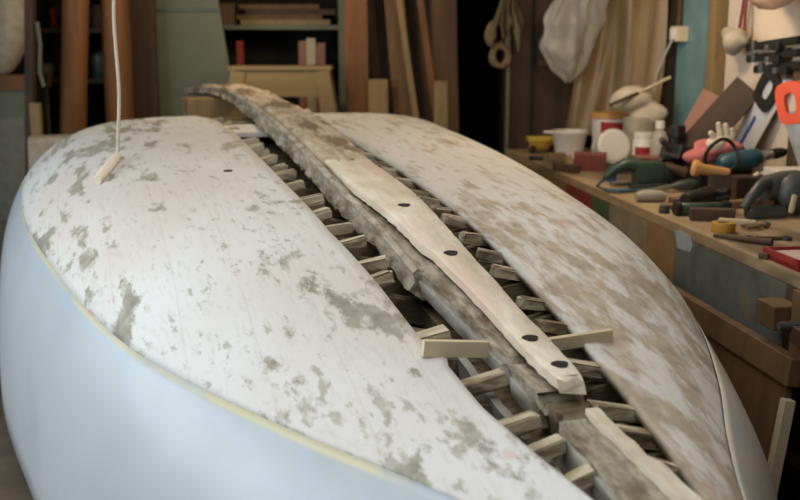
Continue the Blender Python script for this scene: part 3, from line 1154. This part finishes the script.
# sander and gouges between
t = thing('belt_sander', 'brown dusty belt sander lying on the bench middle', 'sander', on(672, 184), R(6))
MB().box((0, 0, .03), (.17, .08, .06), bevel=.02).build('body', 'rustbrown', t, True)
MB().tube([(.05, 0, .05), (.1, .0, .065), (.14, 0, .05)], [.024, .024, .018]).build('handle', 'rustbrown', t, True)
t = thing('gouge', 'long grey gouge with bulging handle lying across the bench', 'gouge', on(676, 192), R(12))
MB().lathe([(.012, 0), (.022, .03), (.026, .08), (.02, .13), (.012, .15)], (-.02, 0, .026), (1, 0, .08), 14).build('handle', 'gunmetal', t, True)
MB().tube([(-.02, 0, .026), (-.10, -.0, .012), (-.19, -.01, .01)], [.01, .012, .008]).build('blade', 'steel', t, True)
single('sanding_block', MB().box((0, 0, .016), (.11, .055, .032), bevel=.004), 'tanwood', 'pale grey sanding block left of the long gouge', 'block', on(646, 186), R(2))
single('cloth_roll', MB().tube([(-.06, 0, .024), (-.02, .004, .026), (.04, 0, .024), (.065, 0, .02)], [.018, .026, .025, .016], 12), 'bag', 'grey roll of sandpaper lying at the front of the bench', 'roll', on(650, 202), R(6), smooth=True)
# red brown board & dark green cylinder
single('red_board', MB().box((0, 0, .015), (.21, .07, .03), bevel=.002), plain('dull_red_board', (118, 78, 66), .8, 0, .35), 'dull red strip of board behind the green torch tube', 'board', on(696, 205), R(4))
t = thing('torch_tube', 'dark green tube with black ends lying on the bench edge', 'tube', on(699, 215), R(10))
MB().lathe([(.021, 0), (.024, .004), (.024, .17), (.021, .174)], (-.08, 0, .025), (1, 0, 0), 18).build('barrel', 'greenmetal', t, True)
MB().lathe([(.026, 0), (.027, .02), (.025, .022)], (-.10, 0, .027), (1, 0, 0), 18).build('end_cap', 'black', t, True)
MB().lathe([(.026, 0), (.028, .02), (.025, .03)], (.09, 0, .027), (1, 0, 0), 18).build('end_cap', 'black', t, True)
single('metal_weight', MB().lathe([(.02, 0), (.022, .004), (.018, .03), (.008, .034)], n=14), 'gunmetal', 'small grey metal weight at the left end of the green tube', 'weight', on(664, 213), 0, smooth=True)
# tape roll
t = thing('tape_roll', 'yellow roll of tape lying flat near the bench front edge', 'tape', on(723, 232), 0)
MB().lathe([(.022, 0), (.040, 0), (.041, .003), (.041, .032), (.040, .035), (.022, .035), (.022, 0)], n=28, cap0=False, cap1=False).build('roll', 'ochre', t, True)
MB().lathe([(.020, .001), (.022, .001), (.022, .034), (.020, .034), (.020, .001)], n=28, cap0=False, cap1=False).build('core', 'tanwood', t, True)
# grey grinder on the right
t = thing('angle_grinder', 'big dark grey power saw with curved handle at the near end of the bench', 'power saw', on(770, 216), R(20))
MB().lathe([(.04, 0), (.052, .02), (.054, .10), (.046, .17), (.03, .19)], (-.02, .02, .10), (1, .1, .12), 20).build('motor_body', 'gunmetal', t, True)
MB().tube([(-.02, 0, .13), (-.06, -.01, .12), (-.115, -.02, .075), (-.14, -.02, .04)], [.022, .024, .02, .016], 12).build('handle', 'gunmetal', t, True)
MB().lathe([(.02, 0), (.075, .0), (.08, .01), (.07, .03), (.04, .05)], (.09, -.03, .085), (-.2, -1, .15), 28).build('blade_guard', 'gunmetal', t, True)
MB().box((-.05, -.03, .022), (.15, .06, .044), (0, 0, R(-6)), .012).build('shoe', 'gunmetal', t)
MB().beam((.035, -.07, .02), (.045, -.075, .09), .02, .016, (0, 1, 0), .004).build('lock_lever', 'cream', t)
MB().lathe([(.024, 0), (.026, .004), (.024, .01)], (.10, -.10, .035), (-.2, -1, .2), 20).build('knob', 'white', t, True)
t = thing('yellow_chisel', 'chisel with a yellow handle leaning over the grey power saw', 'chisel', on(745, 200), R(35))
MB().tube([(.0, 0, .06), (.075, 0, .105)], [.013, .011], 12).build('handle', 'cream', t, True)
MB().tube([(-.06, 0, .02), (0, 0, .06)], [.006, .008], 8).build('blade', 'steel', t, True)
t = thing('pliers', 'tan handled pliers lying open in front of the grey power saw', 'pliers', on(757, 229), R(24))
for k in (-1, 1):
    MB().tube([(-.06, k * .012, .012), (-.01, k * .014, .013), (.03, k * -.004, .013), (.055, k * -.006, .013)], [.007, .008, .007, .005], 8).build('handle', 'tanwood', t, True)
MB().tube([(.03, 0, .013), (.05, 0, .013)], .012, 10).build('joint', 'steel', t, True)
t = thing('spanner', 'dark spanner with ring ends near the red tray', 'spanner', on(768, 240), R(-3))
MB().beam((-.05, 0, .007), (.05, 0, .007), .018, .01, bevel=.002).build('shank', 'rustbrown', t)
for k in (-1, 1):
    MB().lathe([(.010, 0), (.018, 0), (.018, .012), (.010, .012), (.010, 0)], (k * .06, 0, .001), n=18, cap0=False, cap1=False).build('ring', 'gunmetal', t, True)
single('wood_rasp', MB().tube([(-.12, 0, .01), (0, 0, .011), (.08, 0, .012)], [.006, .01, .013], 8), 'rustbrown', 'brown rasp lying along the bench front edge by the tape', 'rasp', on(748, 243), R(-42), smooth=True)
# red tray with paper
t = thing('red_tray', 'red edged tray holding pinkish paper at the near end of the bench', 'tray', on(801, 262), BA)
MB().box((.05, -.02, .008), (.26, .20, .016), bevel=.002).build('base', 'red', t)
for c, s_ in (((-.075, -.02, .016), (.01, .20, .032)), ((.175, -.02, .016), (.01, .20, .032)), ((.05, .08, .016), (.26, .01, .032)), ((.05, -.12, .016), (.26, .01, .032))):
    MB().box(c, s_).build('rim', 'red', t)
MB().box((.05, -.02, .02), (.235, .18, .006)).build('paper', plain('pink_paper', (206, 178, 166), .9, 0, .1), t)
t = thing('spray_can_cap', 'white and blue plastic cap lying behind the grey power saw', 'cap', on(765, 190), R(25))
MB().lathe([(.03, 0), (.034, .01), (.03, .045), (.02, .055)], (0, 0, .05), (-.6, -.7, .3), 18).build('cap', 'white', t, True)
MB().lathe([(.036, 0), (.036, .015)], (.0, 0, .045), (-.6, -.7, .3), 18).build('band', 'blue', t, True)
MB().box((.01, .01, .02), (.06, .06, .04)).build('stand', 'black', t)
single('paper_stack', MB().box((0, 0, .018), (.20, .14, .036), (R(0), 0, 0), .003), 'paper', 'stack of white paper on the dark box behind the grey power saw', 'paper', place(797, .60, .121), R(5))
single('small_box', MB().box((0, 0, .06), (.24, .17, .12), bevel=.003), 'darkbrown', 'dark brown box under the paper stack at the right edge', 'box', place(797, .60), R(5))
for i, (px, py, w_, h_, d_, mt_, lab) in enumerate((
        (703, 188, .07, .08, .06, 'black', 'small black charger box left of the blue drill'),
        (770, 172, .16, .10, .08, 'rustbrown', 'dark brown wooden box against the wall under the saws'),
        (620, 186, .08, .02, .05, 'steel', 'flat steel plate in front of the green sander'),
        (610, 181, .05, .03, .04, 'blue', 'small blue packet by the green sander cable'))):
    single('small_box', MB().box((0, 0, h_ / 2), (w_, d_, h_), bevel=.003), mt_, lab, 'box', on(px, py), R(8 * i))

# more of the tool clutter
t = thing('jigsaw', 'grey green jigsaw standing behind the dark green tube', 'jigsaw', place(668, .33), R(20))
MB().box((0, 0, .012), (.15, .07, .02), bevel=.004).build('shoe', 'steel', t)
MB().box((0, 0, .06), (.14, .06, .08), bevel=.018).build('motor_body', 'gunmetal', t, True)
MB().tube([(-.06, 0, .09), (-.03, 0, .13), (.04, 0, .13), (.07, 0, .09)], .016, 10).build('handle', 'black', t, True)
t = thing('black_grinder', 'black power tool lying between the tool stand and the blue drill', 'grinder', place(705, .22), R(35))
MB().lathe([(.03, 0), (.036, .02), (.036, .14), (.026, .17)], (-.10, 0, .04), (1, 0, .1), 16).build('motor_body', 'black', t, True)
MB().lathe([(.02, 0), (.05, .01), (.05, .02), (.02, .03)], (.08, 0, .03), (0, 0, 1), 20).build('guard', 'gunmetal', t, True)
MB().tube([(.06, 0, .06), (.06, -.08, .075)], .014, 10).build('side_handle', 'black', t, True)
t = thing('oil_can', 'small dark oil can with thin spout at the back of the bench', 'can', place(676, .52), 0)
MB().lathe([(.045, 0), (.045, .09), (.02, .13), (.01, .14)], n=20).build('body', 'gunmetal', t, True)
MB().tube([(0, 0, .13), (-.03, 0, .2), (-.05, 0, .24)], [.008, .005, .003], 8).build('spout', 'gunmetal', t, True)
for px, w, sz, ry, mt, lab in ((686, .16, (.19, .035, .02), 20, 'tanwood', 'thin tan stick lying right of the grey gouge'),
                               (716, .15, (.16, .05, .045), -10, 'rustbrown', 'dark brown block behind the green tube end'),
                               (745, .40, (.20, .04, .03), 30, 'tanwood', 'tan strip of wood beside the blue drill chuck'),
                               (752, .52, (.16, .12, .10), 5, 'darkbrown', 'dark brown box at the wall behind the blue drill'),
                               (735, .56, (.12, .10, .16), 12, 'black', 'upright black box at the wall between the rag and the drill'),
                               (628, .33, (.10, .07, .05), 15, 'gunmetal', 'small grey metal box between the cup and the green sander'),
                               (780, .06, (.16, .03, .018), 50, 'rustbrown', 'brown file handle strip at the bench edge by the red tray'),
                               (742, .20, (.13, .03, .02), -25, 'palewood', 'pale wood wedge in front of the grey power saw')):
    single('wood_piece' if 'wood' in lab or 'stick' in lab or 'block' in lab or 'strip' in lab else 'small_case', MB().box((0, 0, sz[2] / 2), sz, bevel=.003), mt, lab, 'wood' if 'wood' in lab or 'stick' in lab or 'block' in lab or 'strip' in lab else 'box', place(px, w), R(ry))

# ------------------------------------------------------------------ right wall: boards, switch, saws
ww = WB - .001


def wallthing(name, label, cat, u, z, off=0.0, group=None):
    # local x runs out of the wall towards the room, local y along the wall away from the camera
    return thing(name, label, cat, bl(u, ww - off, z), BA + PI, group)


# (in these frames: +x = into the room, +y = towards the camera)
o = single('white_board', MB().box((.012, .02, 0), (.024, 1.08, 1.5)), 'whitewall', 'tall white painted board fixed on the right wall behind the saws', 'board', bl(1.46, ww, 1.66), BA + PI)
o = single('teal_panel', MB().box((.02, 0, 0), (.04, .36, 1.6)), 'teal', 'teal painted panel on the right wall beside the dust sheet', 'panel', bl(2.36, ww, 1.72), BA + PI)
o = single('wall_batten', MB().box((.03, 0, 0), (.06, .08, 1.5)), 'tanwood', 'upright tan batten between the teal panel and the white board', 'batten', bl(2.08, ww, 1.66), BA + PI)
u, z = wl_(686, 34)
t = wallthing('switch_box', 'cream electric switch box on the wall by the teal panel', 'switch', u - .02, z, .045)
MB().box((.03, 0, 0), (.07, .09, .08), bevel=.008).build('box', 'cream', t)
MB().box((.07, .015, .0), (.02, .05, .06), bevel=.006).build('plug', 'white', t)
MB().tube([(.075, .02, -.03), (.088, -.05, -.12), (.09, -.13, -.21), (.09, -.16, -.30)], .006, 8).build('cable', 'cord', t, True)
MB().tube([(.012, -.05, .04), (.012, -.05, .62)], .014, 8).build('conduit', 'rustbrown', t, True)
MB().tube([(.02, -.04, -.03), (.02, -.12, -.06), (.02, -.22, -.015), (.02, -.3, -.0)], .010, 8).build('lead', 'black', t, True)
u, z = wl_(751, 40)
t = wallthing('filler_bag', 'grey dusty bag hanging from dark red cords on the white board', 'bag', u, z, .03)
MB().blob((.075, 0, 0), .085, 21, .25, 3, (.6, 1.0, .8)).build('bag', 'bag', t, True)
for k in (-.02, .03):
    MB().tube([(.05, k, .04), (.04, k * .4, .20), (.0, 0, .45)], .008, 8).build('cord', 'darkred', t, True)
# clamps
for i, (px, py, lab) in enumerate(((778, 45, 'top black clamp of the three on the right wall'), (778, 57, 'middle black clamp of the three on the right wall'), (786, 68, 'lowest black clamp of the three on the right wall'))):
    u, z = wl_(px, py)
    t = wallthing('bar_clamp', lab, 'clamp', u, z, .03)
    MB().beam((.04, -.20, -.012), (.04, .26, .022), .02, .034, (0, 0, 1), .004).build('bar', 'black', t)
    MB().tube([(.05, -.12, -.024), (.05, -.12, .02)], [.012, .016], 10).build('screw', 'gunmetal', t, True)
    MB().box((.05, .1, -.008), (.035, .06, .036), (0, 0, 0), .006).build('jaw', 'black', t)
    MB().box((.055, .02, -.01), (.02, .03, .024), (0, 0, 0), .004).build('badge', 'steel', t)


def saw(t, hm, blade_len, w0=.11, w1=.05, mark=None, bm_='chrome', k=1.0, top=-.02):
    # blade hangs in the local YZ plane, handle at the top right (+y), blade pointing down left (-y,-z)
    B = Matrix(((0, 0, 1, 0), (1, 0, 0, 0), (0, 1, 0, 0), (0, 0, 0, 1)))
    MB().prism([(top, w0 / 2), (top, -w0 / 2), (-blade_len, -w0 / 2), (-blade_len, -w0 / 2 + w1)], .003, B).build('blade', bm_, t)
    if mark:
        MB().box((.0045, -blade_len * .5, -.01), (.001, blade_len * .4, .02)).build('maker_mark', mark, t)
    outer = [(-.075, .05), (-.04, .066), (.06, .07), (.105, .05), (.105, -.04), (.07, -.072), (-.04, -.07), (-.08, -.05)]
    inner = [(-.035, .022), (.0, .028), (.05, .026), (.06, .0), (.05, -.026), (.0, -.028), (-.035, -.020)]
    def chaikin(P):
        for _ in range(2):
            Q = []
            for i in range(len(P)):
                (x0, y0), (x1, y1) = P[i], P[(i + 1) % len(P)]
                Q += [(x0 * .75 + x1 * .25, y0 * .75 + y1 * .25), (x0 * .25 + x1 * .75, y0 * .25 + y1 * .75)]
            P = Q
        return P
    outer = chaikin([(x * k * 1.02, y * k * 1.02) for x, y in outer])
    inner = chaikin([(x * k, y * k) for x, y in inner])
    MB().prism(outer, .024, Matrix.Translation((-.010, 0, 0)) @ B, inner).build('handle', hm, t)


SM = plain('bright_saw_steel', (206, 206, 208), .4, .25, .12, 20)
u, z = wl_(766, 92, .70)
t = wallthing('hand_saw', 'hand saw with black handle and broad bright blade hanging on the wall', 'saw', u, z, .07)
saw(t, 'black', .44, .19, .12, 'blue', SM, 1.0, .16)
t.rotation_euler = (R(54), 0, BA + PI + R(10))
u, z = wl_(788, 106, .60)
t = wallthing('hand_saw', 'hand saw with bright orange handle hanging in front of the other', 'saw', u, z, .16)
saw(t, 'orange', .26, .11, .06, None, 'steel', .92)
t.rotation_euler = (R(104), 0, BA + PI + R(28))
# saw rack that carries the saws and clamps
o = single('tool_rack', MB().box((.02, 0, 0), (.04, .75, .05)), 'rustbrown', 'brown rail on the wall that carries the saws and clamps', 'rack', bl(1.08, ww - .024, 1.42), BA + PI)
o = single('brown_board', MB().box((.01, 0, 0), (.02, .26, .30)), 'rustbrown', 'brown board behind the saw blades low on the right wall', 'board', bl(1.15, ww - .03, 1.08), BA + PI)
u, z = wl_(792, 2, .70)
o = single('canvas_bag', MB().blob((0, 0, .10), .2, 31, .18, 3, (.5, 1.3, .9)), 'tancloth', 'tan canvas roll hung at the top right over the clamps', 'bag', bl(u - .08, .58, z + .06), BA, smooth=True)

# ------------------------------------------------------------------ partition, ropes, dust sheet
mb = MB()
mb.box((.86, 6.62, 1.3), (.38, .40, 2.6))
part = tag(mb.build('tall_cupboard', 'darkbrown'), 'tall dark brown cupboard beyond the far end of the bench', 'cupboard')
part['category'] = 'cupboard'
MB().box((.66, 6.40, 1.3), (.02, .03, 2.6)).build('edge_strip', 'greypaint', part)
for z in (1.42,):
    MB().box((.95, 6.405, z), (.2, .03, .03)).build('ledge', 'brown', part)
MB().box((.81, 6.41, 1.3), (.012, .02, 2.6)).build('door_joint', 'dark', part)


def coil(name, lab, c, r, tr_, turns, rot):
    mb = MB()
    pts = []
    for k in range(turns * 24 + 1):
        a = 2 * PI * k / 24
        rr = r * (1 + .08 * math.sin(k * .37))
        pts.append(Vector((rr * math.cos(a), .012 * math.sin(k * .21) + .010 * k / 24, rr * 1.15 * math.sin(a))))
    mb.tube(pts, tr_, 8)
    return single(name, mb, 'rope', lab, 'rope', c, rot, smooth=True)


p = atY(498, 34, 6.37)
coil('rope_coil', 'upper coil of pale rope hanging on the cupboard edge', p, .06, .014, 3, R(25))
p = atY(501, 56, 6.34)
coil('rope_coil', 'lower coil of tan rope hanging on the cupboard edge', p, .05, .016, 3, R(15))
p = atY(507, 12, 6.33)
mb = MB()


def rag(u, v):
    x = (u - .5) * .17 * (.55 + .45 * v)
    ln = .13 + .07 * math.sin(u * 17) + .05 * math.sin(u * 41)
    return Vector((x + .015 * math.sin(v * 5 + u * 3), -.02 + .022 * math.sin(u * 26 + v * 1.5) * (.4 + v), .17 - v * (.17 + ln)))


mb.grid(rag, 40, 16)
bmesh.ops.solidify(mb.bm, geom=mb.bm.faces[:], thickness=.006)
single('hanging_rags', mb, plain('greenish_cream_rag', (150, 138, 104), .95, 0, .35, 14), 'cream rags hanging from the top of the cupboard edge', 'rags', p, 0, smooth=True)

# dust sheet: folded translucent sheet hanging from the ceiling beam, along the wall to the cupboard
A_ = Vector((1.06, 6.34, 0))
Bm = bl(3.02, .71, 0)
Be = bl(2.56, .69, 0)


def sheet(u, v):
    if u < .55:
        p = A_.lerp(Bm, u / .55)
    else:
        p = Bm.lerp(Be, (u - .55) / .45)
    z = 1.0 + 1.75 * v
    f = .034 * math.sin(u * 15 + v * 2.4) + .012 * math.sin(u * 37 - v * 5) + .014 * math.sin(v * 7 + u * 9)
    nrm = Vector((-.4, -.9, 0)) if u < .55 else Vector((-.99, -.14, 0))
    q = p + nrm * (f + .03)
    # left edge sags in towards the bottom
    q.x += (1 - u) * (.10 * math.sin(v * 3.0 + .2) - .06)
    q.z = z
    return q


mb = MB()
mb.grid(sheet, 90, 40)
o = mb.build('dust_sheet', 'sheet', None, True)
tag(o, 'beige translucent dust sheet hanging in folds behind the paint tubs', 'sheet')
for px0, px1, lab in ((638, 634, 'left tan pole standing behind the dust sheet'), (668, 648, 'right tan pole leaning behind the dust sheet')):
    a, b = wl_(px1, 112, .74), wl_(px0, 0, .74)
    pa_, pb_ = bl(a[0], .745, .905), bl(b[0], .745, 2.1)
    if px0 < 650:
        pb_ = bl(wl_(638, 20, .745)[0], .745, 1.68)
    single('wood_pole', MB().tube([Vector((0, 0, 0)), pb_ - pa_], .026, 12), 'pinkwood', lab, 'pole', pa_, 0, smooth=True)
# clear bag in front of the cupboard
t = thing('plastic_bag', 'bulging clear plastic bag hanging left of the dust sheet', 'bag', atY(573, 38, 6.12))
mb = MB()


def bagpt(u, v):
    a = 2 * PI * u
    # v: 0 bottom .. 1 neck
    prof = pw(v, [0, .08, .25, .5, .75, .92, 1.0], [.012, .09, .15, .165, .13, .06, .03])
    cx = pw(v, [0, .3, .6, 1.0], [-.02, -.03, .0, .11])
    cr = 1 + .12 * math.sin(a * 3 + v * 3) + .09 * math.sin(a * 7 - v * 5) + .05 * math.sin(a * 13 + v * 6) + .05 * math.sin(v * 19 + a)
    return Vector((cx + prof * cr * math.cos(a), .62 * prof * cr * math.sin(a), -.24 + .68 * v + .02 * math.sin(a * 2 + v * 6)))


mb.grid(bagpt, 72, 48)
bmesh.ops.remove_doubles(mb.bm, verts=mb.bm.verts[:], dist=.0005)
mb.build('bag_body', 'clearbag', t, True)
MB().blob((-.03, .0, -.06), .075, 46, .3, 3, (.9, .45, .9)).build('contents', 'bag', t, True)
MB().tube([(.11, .0, .42), (.11, .05, 1.25)], .006).build('string', 'cord', t)

# ------------------------------------------------------------------ timber stacked at the back
def plank(name, lab, cat, px0, px1, tx0, Y, mat, th=.04, ztop=2.5, group=None, lean=.12):
    """stands on the floor; at mid picture height spans px0..px1, the top shifted to start at tx0 (all at depth Y)"""
    a, b = atY(px0, 90, Y), atY(px1, 90, Y)
    z_ = a.z
    ta = atY(tx0, 0, Y)
    dxdz = (ta.x - a.x) / (ta.z - z_)
    x_c, wd = (a.x + b.x) / 2, b.x - a.x
    bx = x_c - dxdz * z_
    mb = MB()
    mb.beam((0, 0, .003), (dxdz * ztop, lean, ztop), wd, th, (0, -1, 0), .004)
    return single(name, mb, mat, lab, cat, (bx, Y - lean * .5, 0), 0, group)


def log(name, lab, px0, px1, tx0, Y, mat, ztop=2.6, sq=1.0):
    a, b = atY(px0, 90, Y), atY(px1, 90, Y)
    ta = atY(tx0, 0, Y)
    dxdz = (ta.x - a.x) / (ta.z - a.z)
    r = (b.x - a.x) / 2
    bx = (a.x + b.x) / 2 - dxdz * a.z
    return single(name, MB().tube([(0, 0, 0.0), (dxdz * ztop * .5, .02, ztop * .5), (dxdz * ztop, .04, ztop)], [r * 1.0, r, r * .98], 20), mat, lab, 'pole', (bx, Y, 0), 0, smooth=True)


log('timber_pole', 'thick red brown spar standing at the left back', 60, 86, 61, 6.2, 'bark')
log('timber_pole', 'second brown spar standing behind the white pull cord', 104, 132, 99, 6.35, 'bark')
plank('timber_plank', 'dark brown plank standing between the cord spar and the grey panel', 'plank', 127, 158, 122, 6.58, 'darkbrown', .05)
o = thing('grey_panel', 'large grey green panel with slanted side standing at the back', 'panel', atY(188, 90, 6.7) * 1.0)
o.location.z = 0
xs0 = atY(158, 90, 6.7).x - o.location.x
xb, xt = atY(233, 90, 6.7).x - o.location.x, atY(218, 0, 6.7).x - o.location.x
zb, ztp = atY(233, 90, 6.7).z, atY(218, 0, 6.7).z
sl = (xt - xb) / (ztp - zb)
FY = Matrix(((1, 0, 0, 0), (0, 0, 1, 0), (0, 1, 0, 0), (0, 0, 0, 1)))
MB().prism([(xs0, 0.003), (xb + sl * (-zb), 0.003), (xb + sl * (2.4 - zb), 2.4), (xs0, 2.4)], .03, FY).build('sheet', 'greypaint', o)
MB().box(((xs0 + xt) / 2, -.008, atY(188, 10, 6.7).z), (xt - xs0 - .02, .012, .02)).build('rail', 'gunmetal', o)

# shelf unit at the back
YS = 7.0
xl, xr = atY(205, 22, YS).x, atY(343, 22, YS).x
zs_ = atY(280, 25, YS).z
t = thing('shelf_unit', 'wooden shelf unit against the back wall with stacked boards on it', 'shelf', ((xl + xr) / 2, YS, 0))
wd = xr - xl
MB().box((0, .2, zs_ - .015), (wd, .44, .03)).build('shelf', 'greypaint', t)
MB().box((0, .2, .75), (wd, .44, .03)).build('shelf', 'darkbrown', t)
MB().box((0, .2, zs_ + .42), (wd, .44, .03)).build('shelf', 'darkbrown', t)
for x in (-wd / 2 - .03, wd / 2):
    MB().box((x, .0, 1.2), (.06, .05, 2.4)).build('upright', 'greypaint', t)
    MB().box((x, .4, 1.2), (.06, .05, 2.4)).build('upright', 'greypaint', t)
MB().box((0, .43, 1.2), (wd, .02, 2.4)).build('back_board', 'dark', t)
z = zs_
for i, (px0, px1, h, mt, lab) in enumerate(((240, 330, .035, 'tanwood', 'lowest board of the stack on the back shelf'),
                                             (236, 322, .03, 'brown', 'second board up in the stack on the back shelf'),
                                             (245, 335, .035, 'darkbrown', 'third board up in the stack on the back shelf'),
                                             (238, 318, .03, 'brown', 'topmost board of the stack on the back shelf'))):
    a, b = atY(px0, 20, YS).x, atY(px1, 20, YS).x
    single('shelf_board', MB().box((0, 0, h / 2), (b - a, .16, h), (0, 0, R(1.5 * (i - 1)))), mt, lab, 'board', ((a + b) / 2, YS + .1, z + .001), 0, 'boards on the back shelf')
    z += h + .001
single('shelf_block', MB().box((0, 0, .07), (.10, .1, .14)), 'brown', 'square brown block at the left end of the back shelf', 'block', (atY(227, 18, YS).x, YS + .06, zs_ + .001))
# lower level offcuts
for i, (px0, px1, py, mt, lab) in enumerate(((297, 305, 41, 'pinkwood', 'left one of three upright offcuts behind the trestle stool'), (305, 314, 38, 'palewood', 'pale middle one of three upright offcuts behind the trestle stool'),
                                             (315, 324, 43, 'pinkwood', 'right one of three upright offcuts behind the trestle stool'), (234, 241, 41, 'red', 'dark red upright offcut under the back shelf'))):
    a, b = atY(px0, py, YS), atY(px1, py, YS)
    h = a.z - .766
    single('upright_offcut', MB().box((0, 0, h / 2), (b.x - a.x, .05, h)), mt, lab, 'offcut', ((a.x + b.x) / 2, YS + .12, .766), 0)
# plywood box stool in front of the shelves
Y = 6.35
a, b = atY(230, 66, Y), atY(330, 66, Y)
zt_ = a.z
t = thing('box_stool', 'plywood trestle stool with slanted legs behind the keel end', 'stool', ((a.x + b.x) / 2, Y, 0))
wd = b.x - a.x
MB().box((0, .10, zt_ - .012), (wd + .02, .26, .024), bevel=.003).build('top', 'plywood', t)
MB().box((0, 0, zt_ - .105), (wd, .02, .16)).build('apron', 'plywood', t)
MB().box((0, .2, zt_ - .105), (wd, .02, .16)).build('apron', 'plywood', t)
for sx in (-1, 1):
    for y in (-.015, .215):
        MB().beam((sx * (wd / 2 - .05), y, zt_ - .03), (sx * (wd / 2 + .16), y, .003), .09, .022, (0, 1, 0)).build('leg', 'plywood', t)
MB().box((0, .1, .3), (wd + .1, .03, .06)).build('stretcher', 'plywood', t)

# planks right of the shelves
plank('timber_plank', 'wide red brown plank standing right of the shelf unit', 'plank', 346, 369, 344, 6.55, M['pinkwood'] if 0 else 'bark', .04)
plank('timber_plank', 'short tan plank leaning in front of the wide red brown plank', 'plank', 368, 388, 366, 6.45, 'tanwood', .03, 1.32)
plank('timber_plank', 'dark plank leaning in the shade right of the short tan plank', 'plank', 372, 394, 366, 6.75, 'darkbrown', .04)
plank('timber_plank', 'broad brown plank in the middle of the leaning timber', 'plank', 392, 412, 384, 6.6, 'brown', .04)
plank('timber_plank', 'narrow pale edged plank leaning over the broad brown one', 'plank', 409, 415, 396, 6.5, 'tanwood', .03)
plank('timber_plank', 'dark brown plank behind the orange edged one', 'plank', 415, 432, 404, 6.7, 'darkbrown', .04)
plank('timber_plank', 'narrow orange brown plank leaning among the timber', 'plank', 429, 436, 417, 6.5, 'orangewood' if 0 else 'bark', .03)
plank('timber_plank', 'wide brown plank nearest to the dark opening', 'plank', 432, 458, 430, 6.75, 'brown', .05)
plank('timber_plank', 'short pale offcut plank propped near the dark opening', 'plank', 434, 448, 433, 6.4, 'tanwood', .02, 1.31)

# far left: rack with clutter
Y = 6.75
xl, xr = -3.35, atY(160, 50, Y).x
t = thing('storage_rack', 'dark storage rack full of clutter at the far left back', 'rack', (0, Y, 0))
for z in (.7, 1.30, 1.62, 2.1):
    MB().box(((xl + xr) / 2, .25, z), (xr - xl, .5, .03)).build('shelf', 'darkbrown', t)
for x in (xl, (xl + xr) / 2 - .1, xr):
    MB().box((x, .02, 1.15), (.06, .05, 2.3)).build('upright', 'darkbrown', t)
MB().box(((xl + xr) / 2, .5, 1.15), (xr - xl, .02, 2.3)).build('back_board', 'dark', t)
for px, w_, h_, mt, zz, lab in ((50, .05, .13, 'red', 1.635, 'small red bottle shape on the rack left of the thick spar'), (95, .10, .15, 'darkbrown', 1.635, 'brown tin between the two spars'),
                            (40, .1, .10, 'greypaint', 1.315, 'grey tin on the lower rack shelf'), (95, .12, .17, 'greenmetal', 1.315, 'dark green tin on the lower rack shelf between the spars')):
    single('storage_tin', MB().lathe([(w_ / 2 * .95, 0), (w_ / 2, .006), (w_ / 2, h_ * .85), (w_ / 2 * .6, h_)], n=18), mt, lab, 'tin', (atY(px, 40, Y).x, Y + .1, zz), 0, smooth=True)
Y = 6.2
p = atY(8, 80, Y)
t = thing('side_cabinet', 'grey green cabinet with a brown top at the left edge', 'cabinet', (p.x - .05, Y, 0))
MB().box((0, .15, (p.z - .06) / 2), (.33, .4, p.z - .06)).build('body', 'greypaint', t)
MB().box((0, .15, p.z - .015), (.36, .44, .09)).build('top', 'bark', t)
MB().box((.02, -.055, .8), (.26, .012, .62)).build('door', plain('dusty_grey_paint', (120, 122, 108), .7, 0, .25), t)
single('dust_bag', MB().blob((0, 0, .25), .25, 61, .22, 4, (.75, .55, 1.1)), 'bag', 'pale dusty plastic bundle standing on the left edge cabinet', 'bag', (p.x - .07, Y + .1, p.z + .09), 0, smooth=True)
plank('timber_post', 'thin dark post standing right of the left edge cabinet', 'post', 26, 35, 24, 6.0, 'darkbrown', .05)
a = atY(35, 103, 5.82)
single('pale_stick', MB().box((0, 0, a.z / 2), (.055, .04, a.z)), 'tanwood', 'pale stick standing upright left of the thick spar', 'stick', (a.x, 5.82, 0))
single('string_hank', MB().tube([(0, 0, 0), (.012, -.01, -.12), (-.004, 0, -.28), (.015, 0, -.36)], .012, 8), 'greypaint', 'grey hank of string hanging on the thin dark post', 'string', atY(37, 22, 5.95), 0, smooth=True)
# paper sack behind the hull
p = atY(34, 172, 5.55)
o = single('paper_sack', MB().box((0, 0, .52), (.32, .2, 1.04), bevel=.03, taper=.86), 'bag', 'pale paper sack standing behind the left shoulder of the hull', 'sack', (p.x + .06, 5.72, 0), R(20))
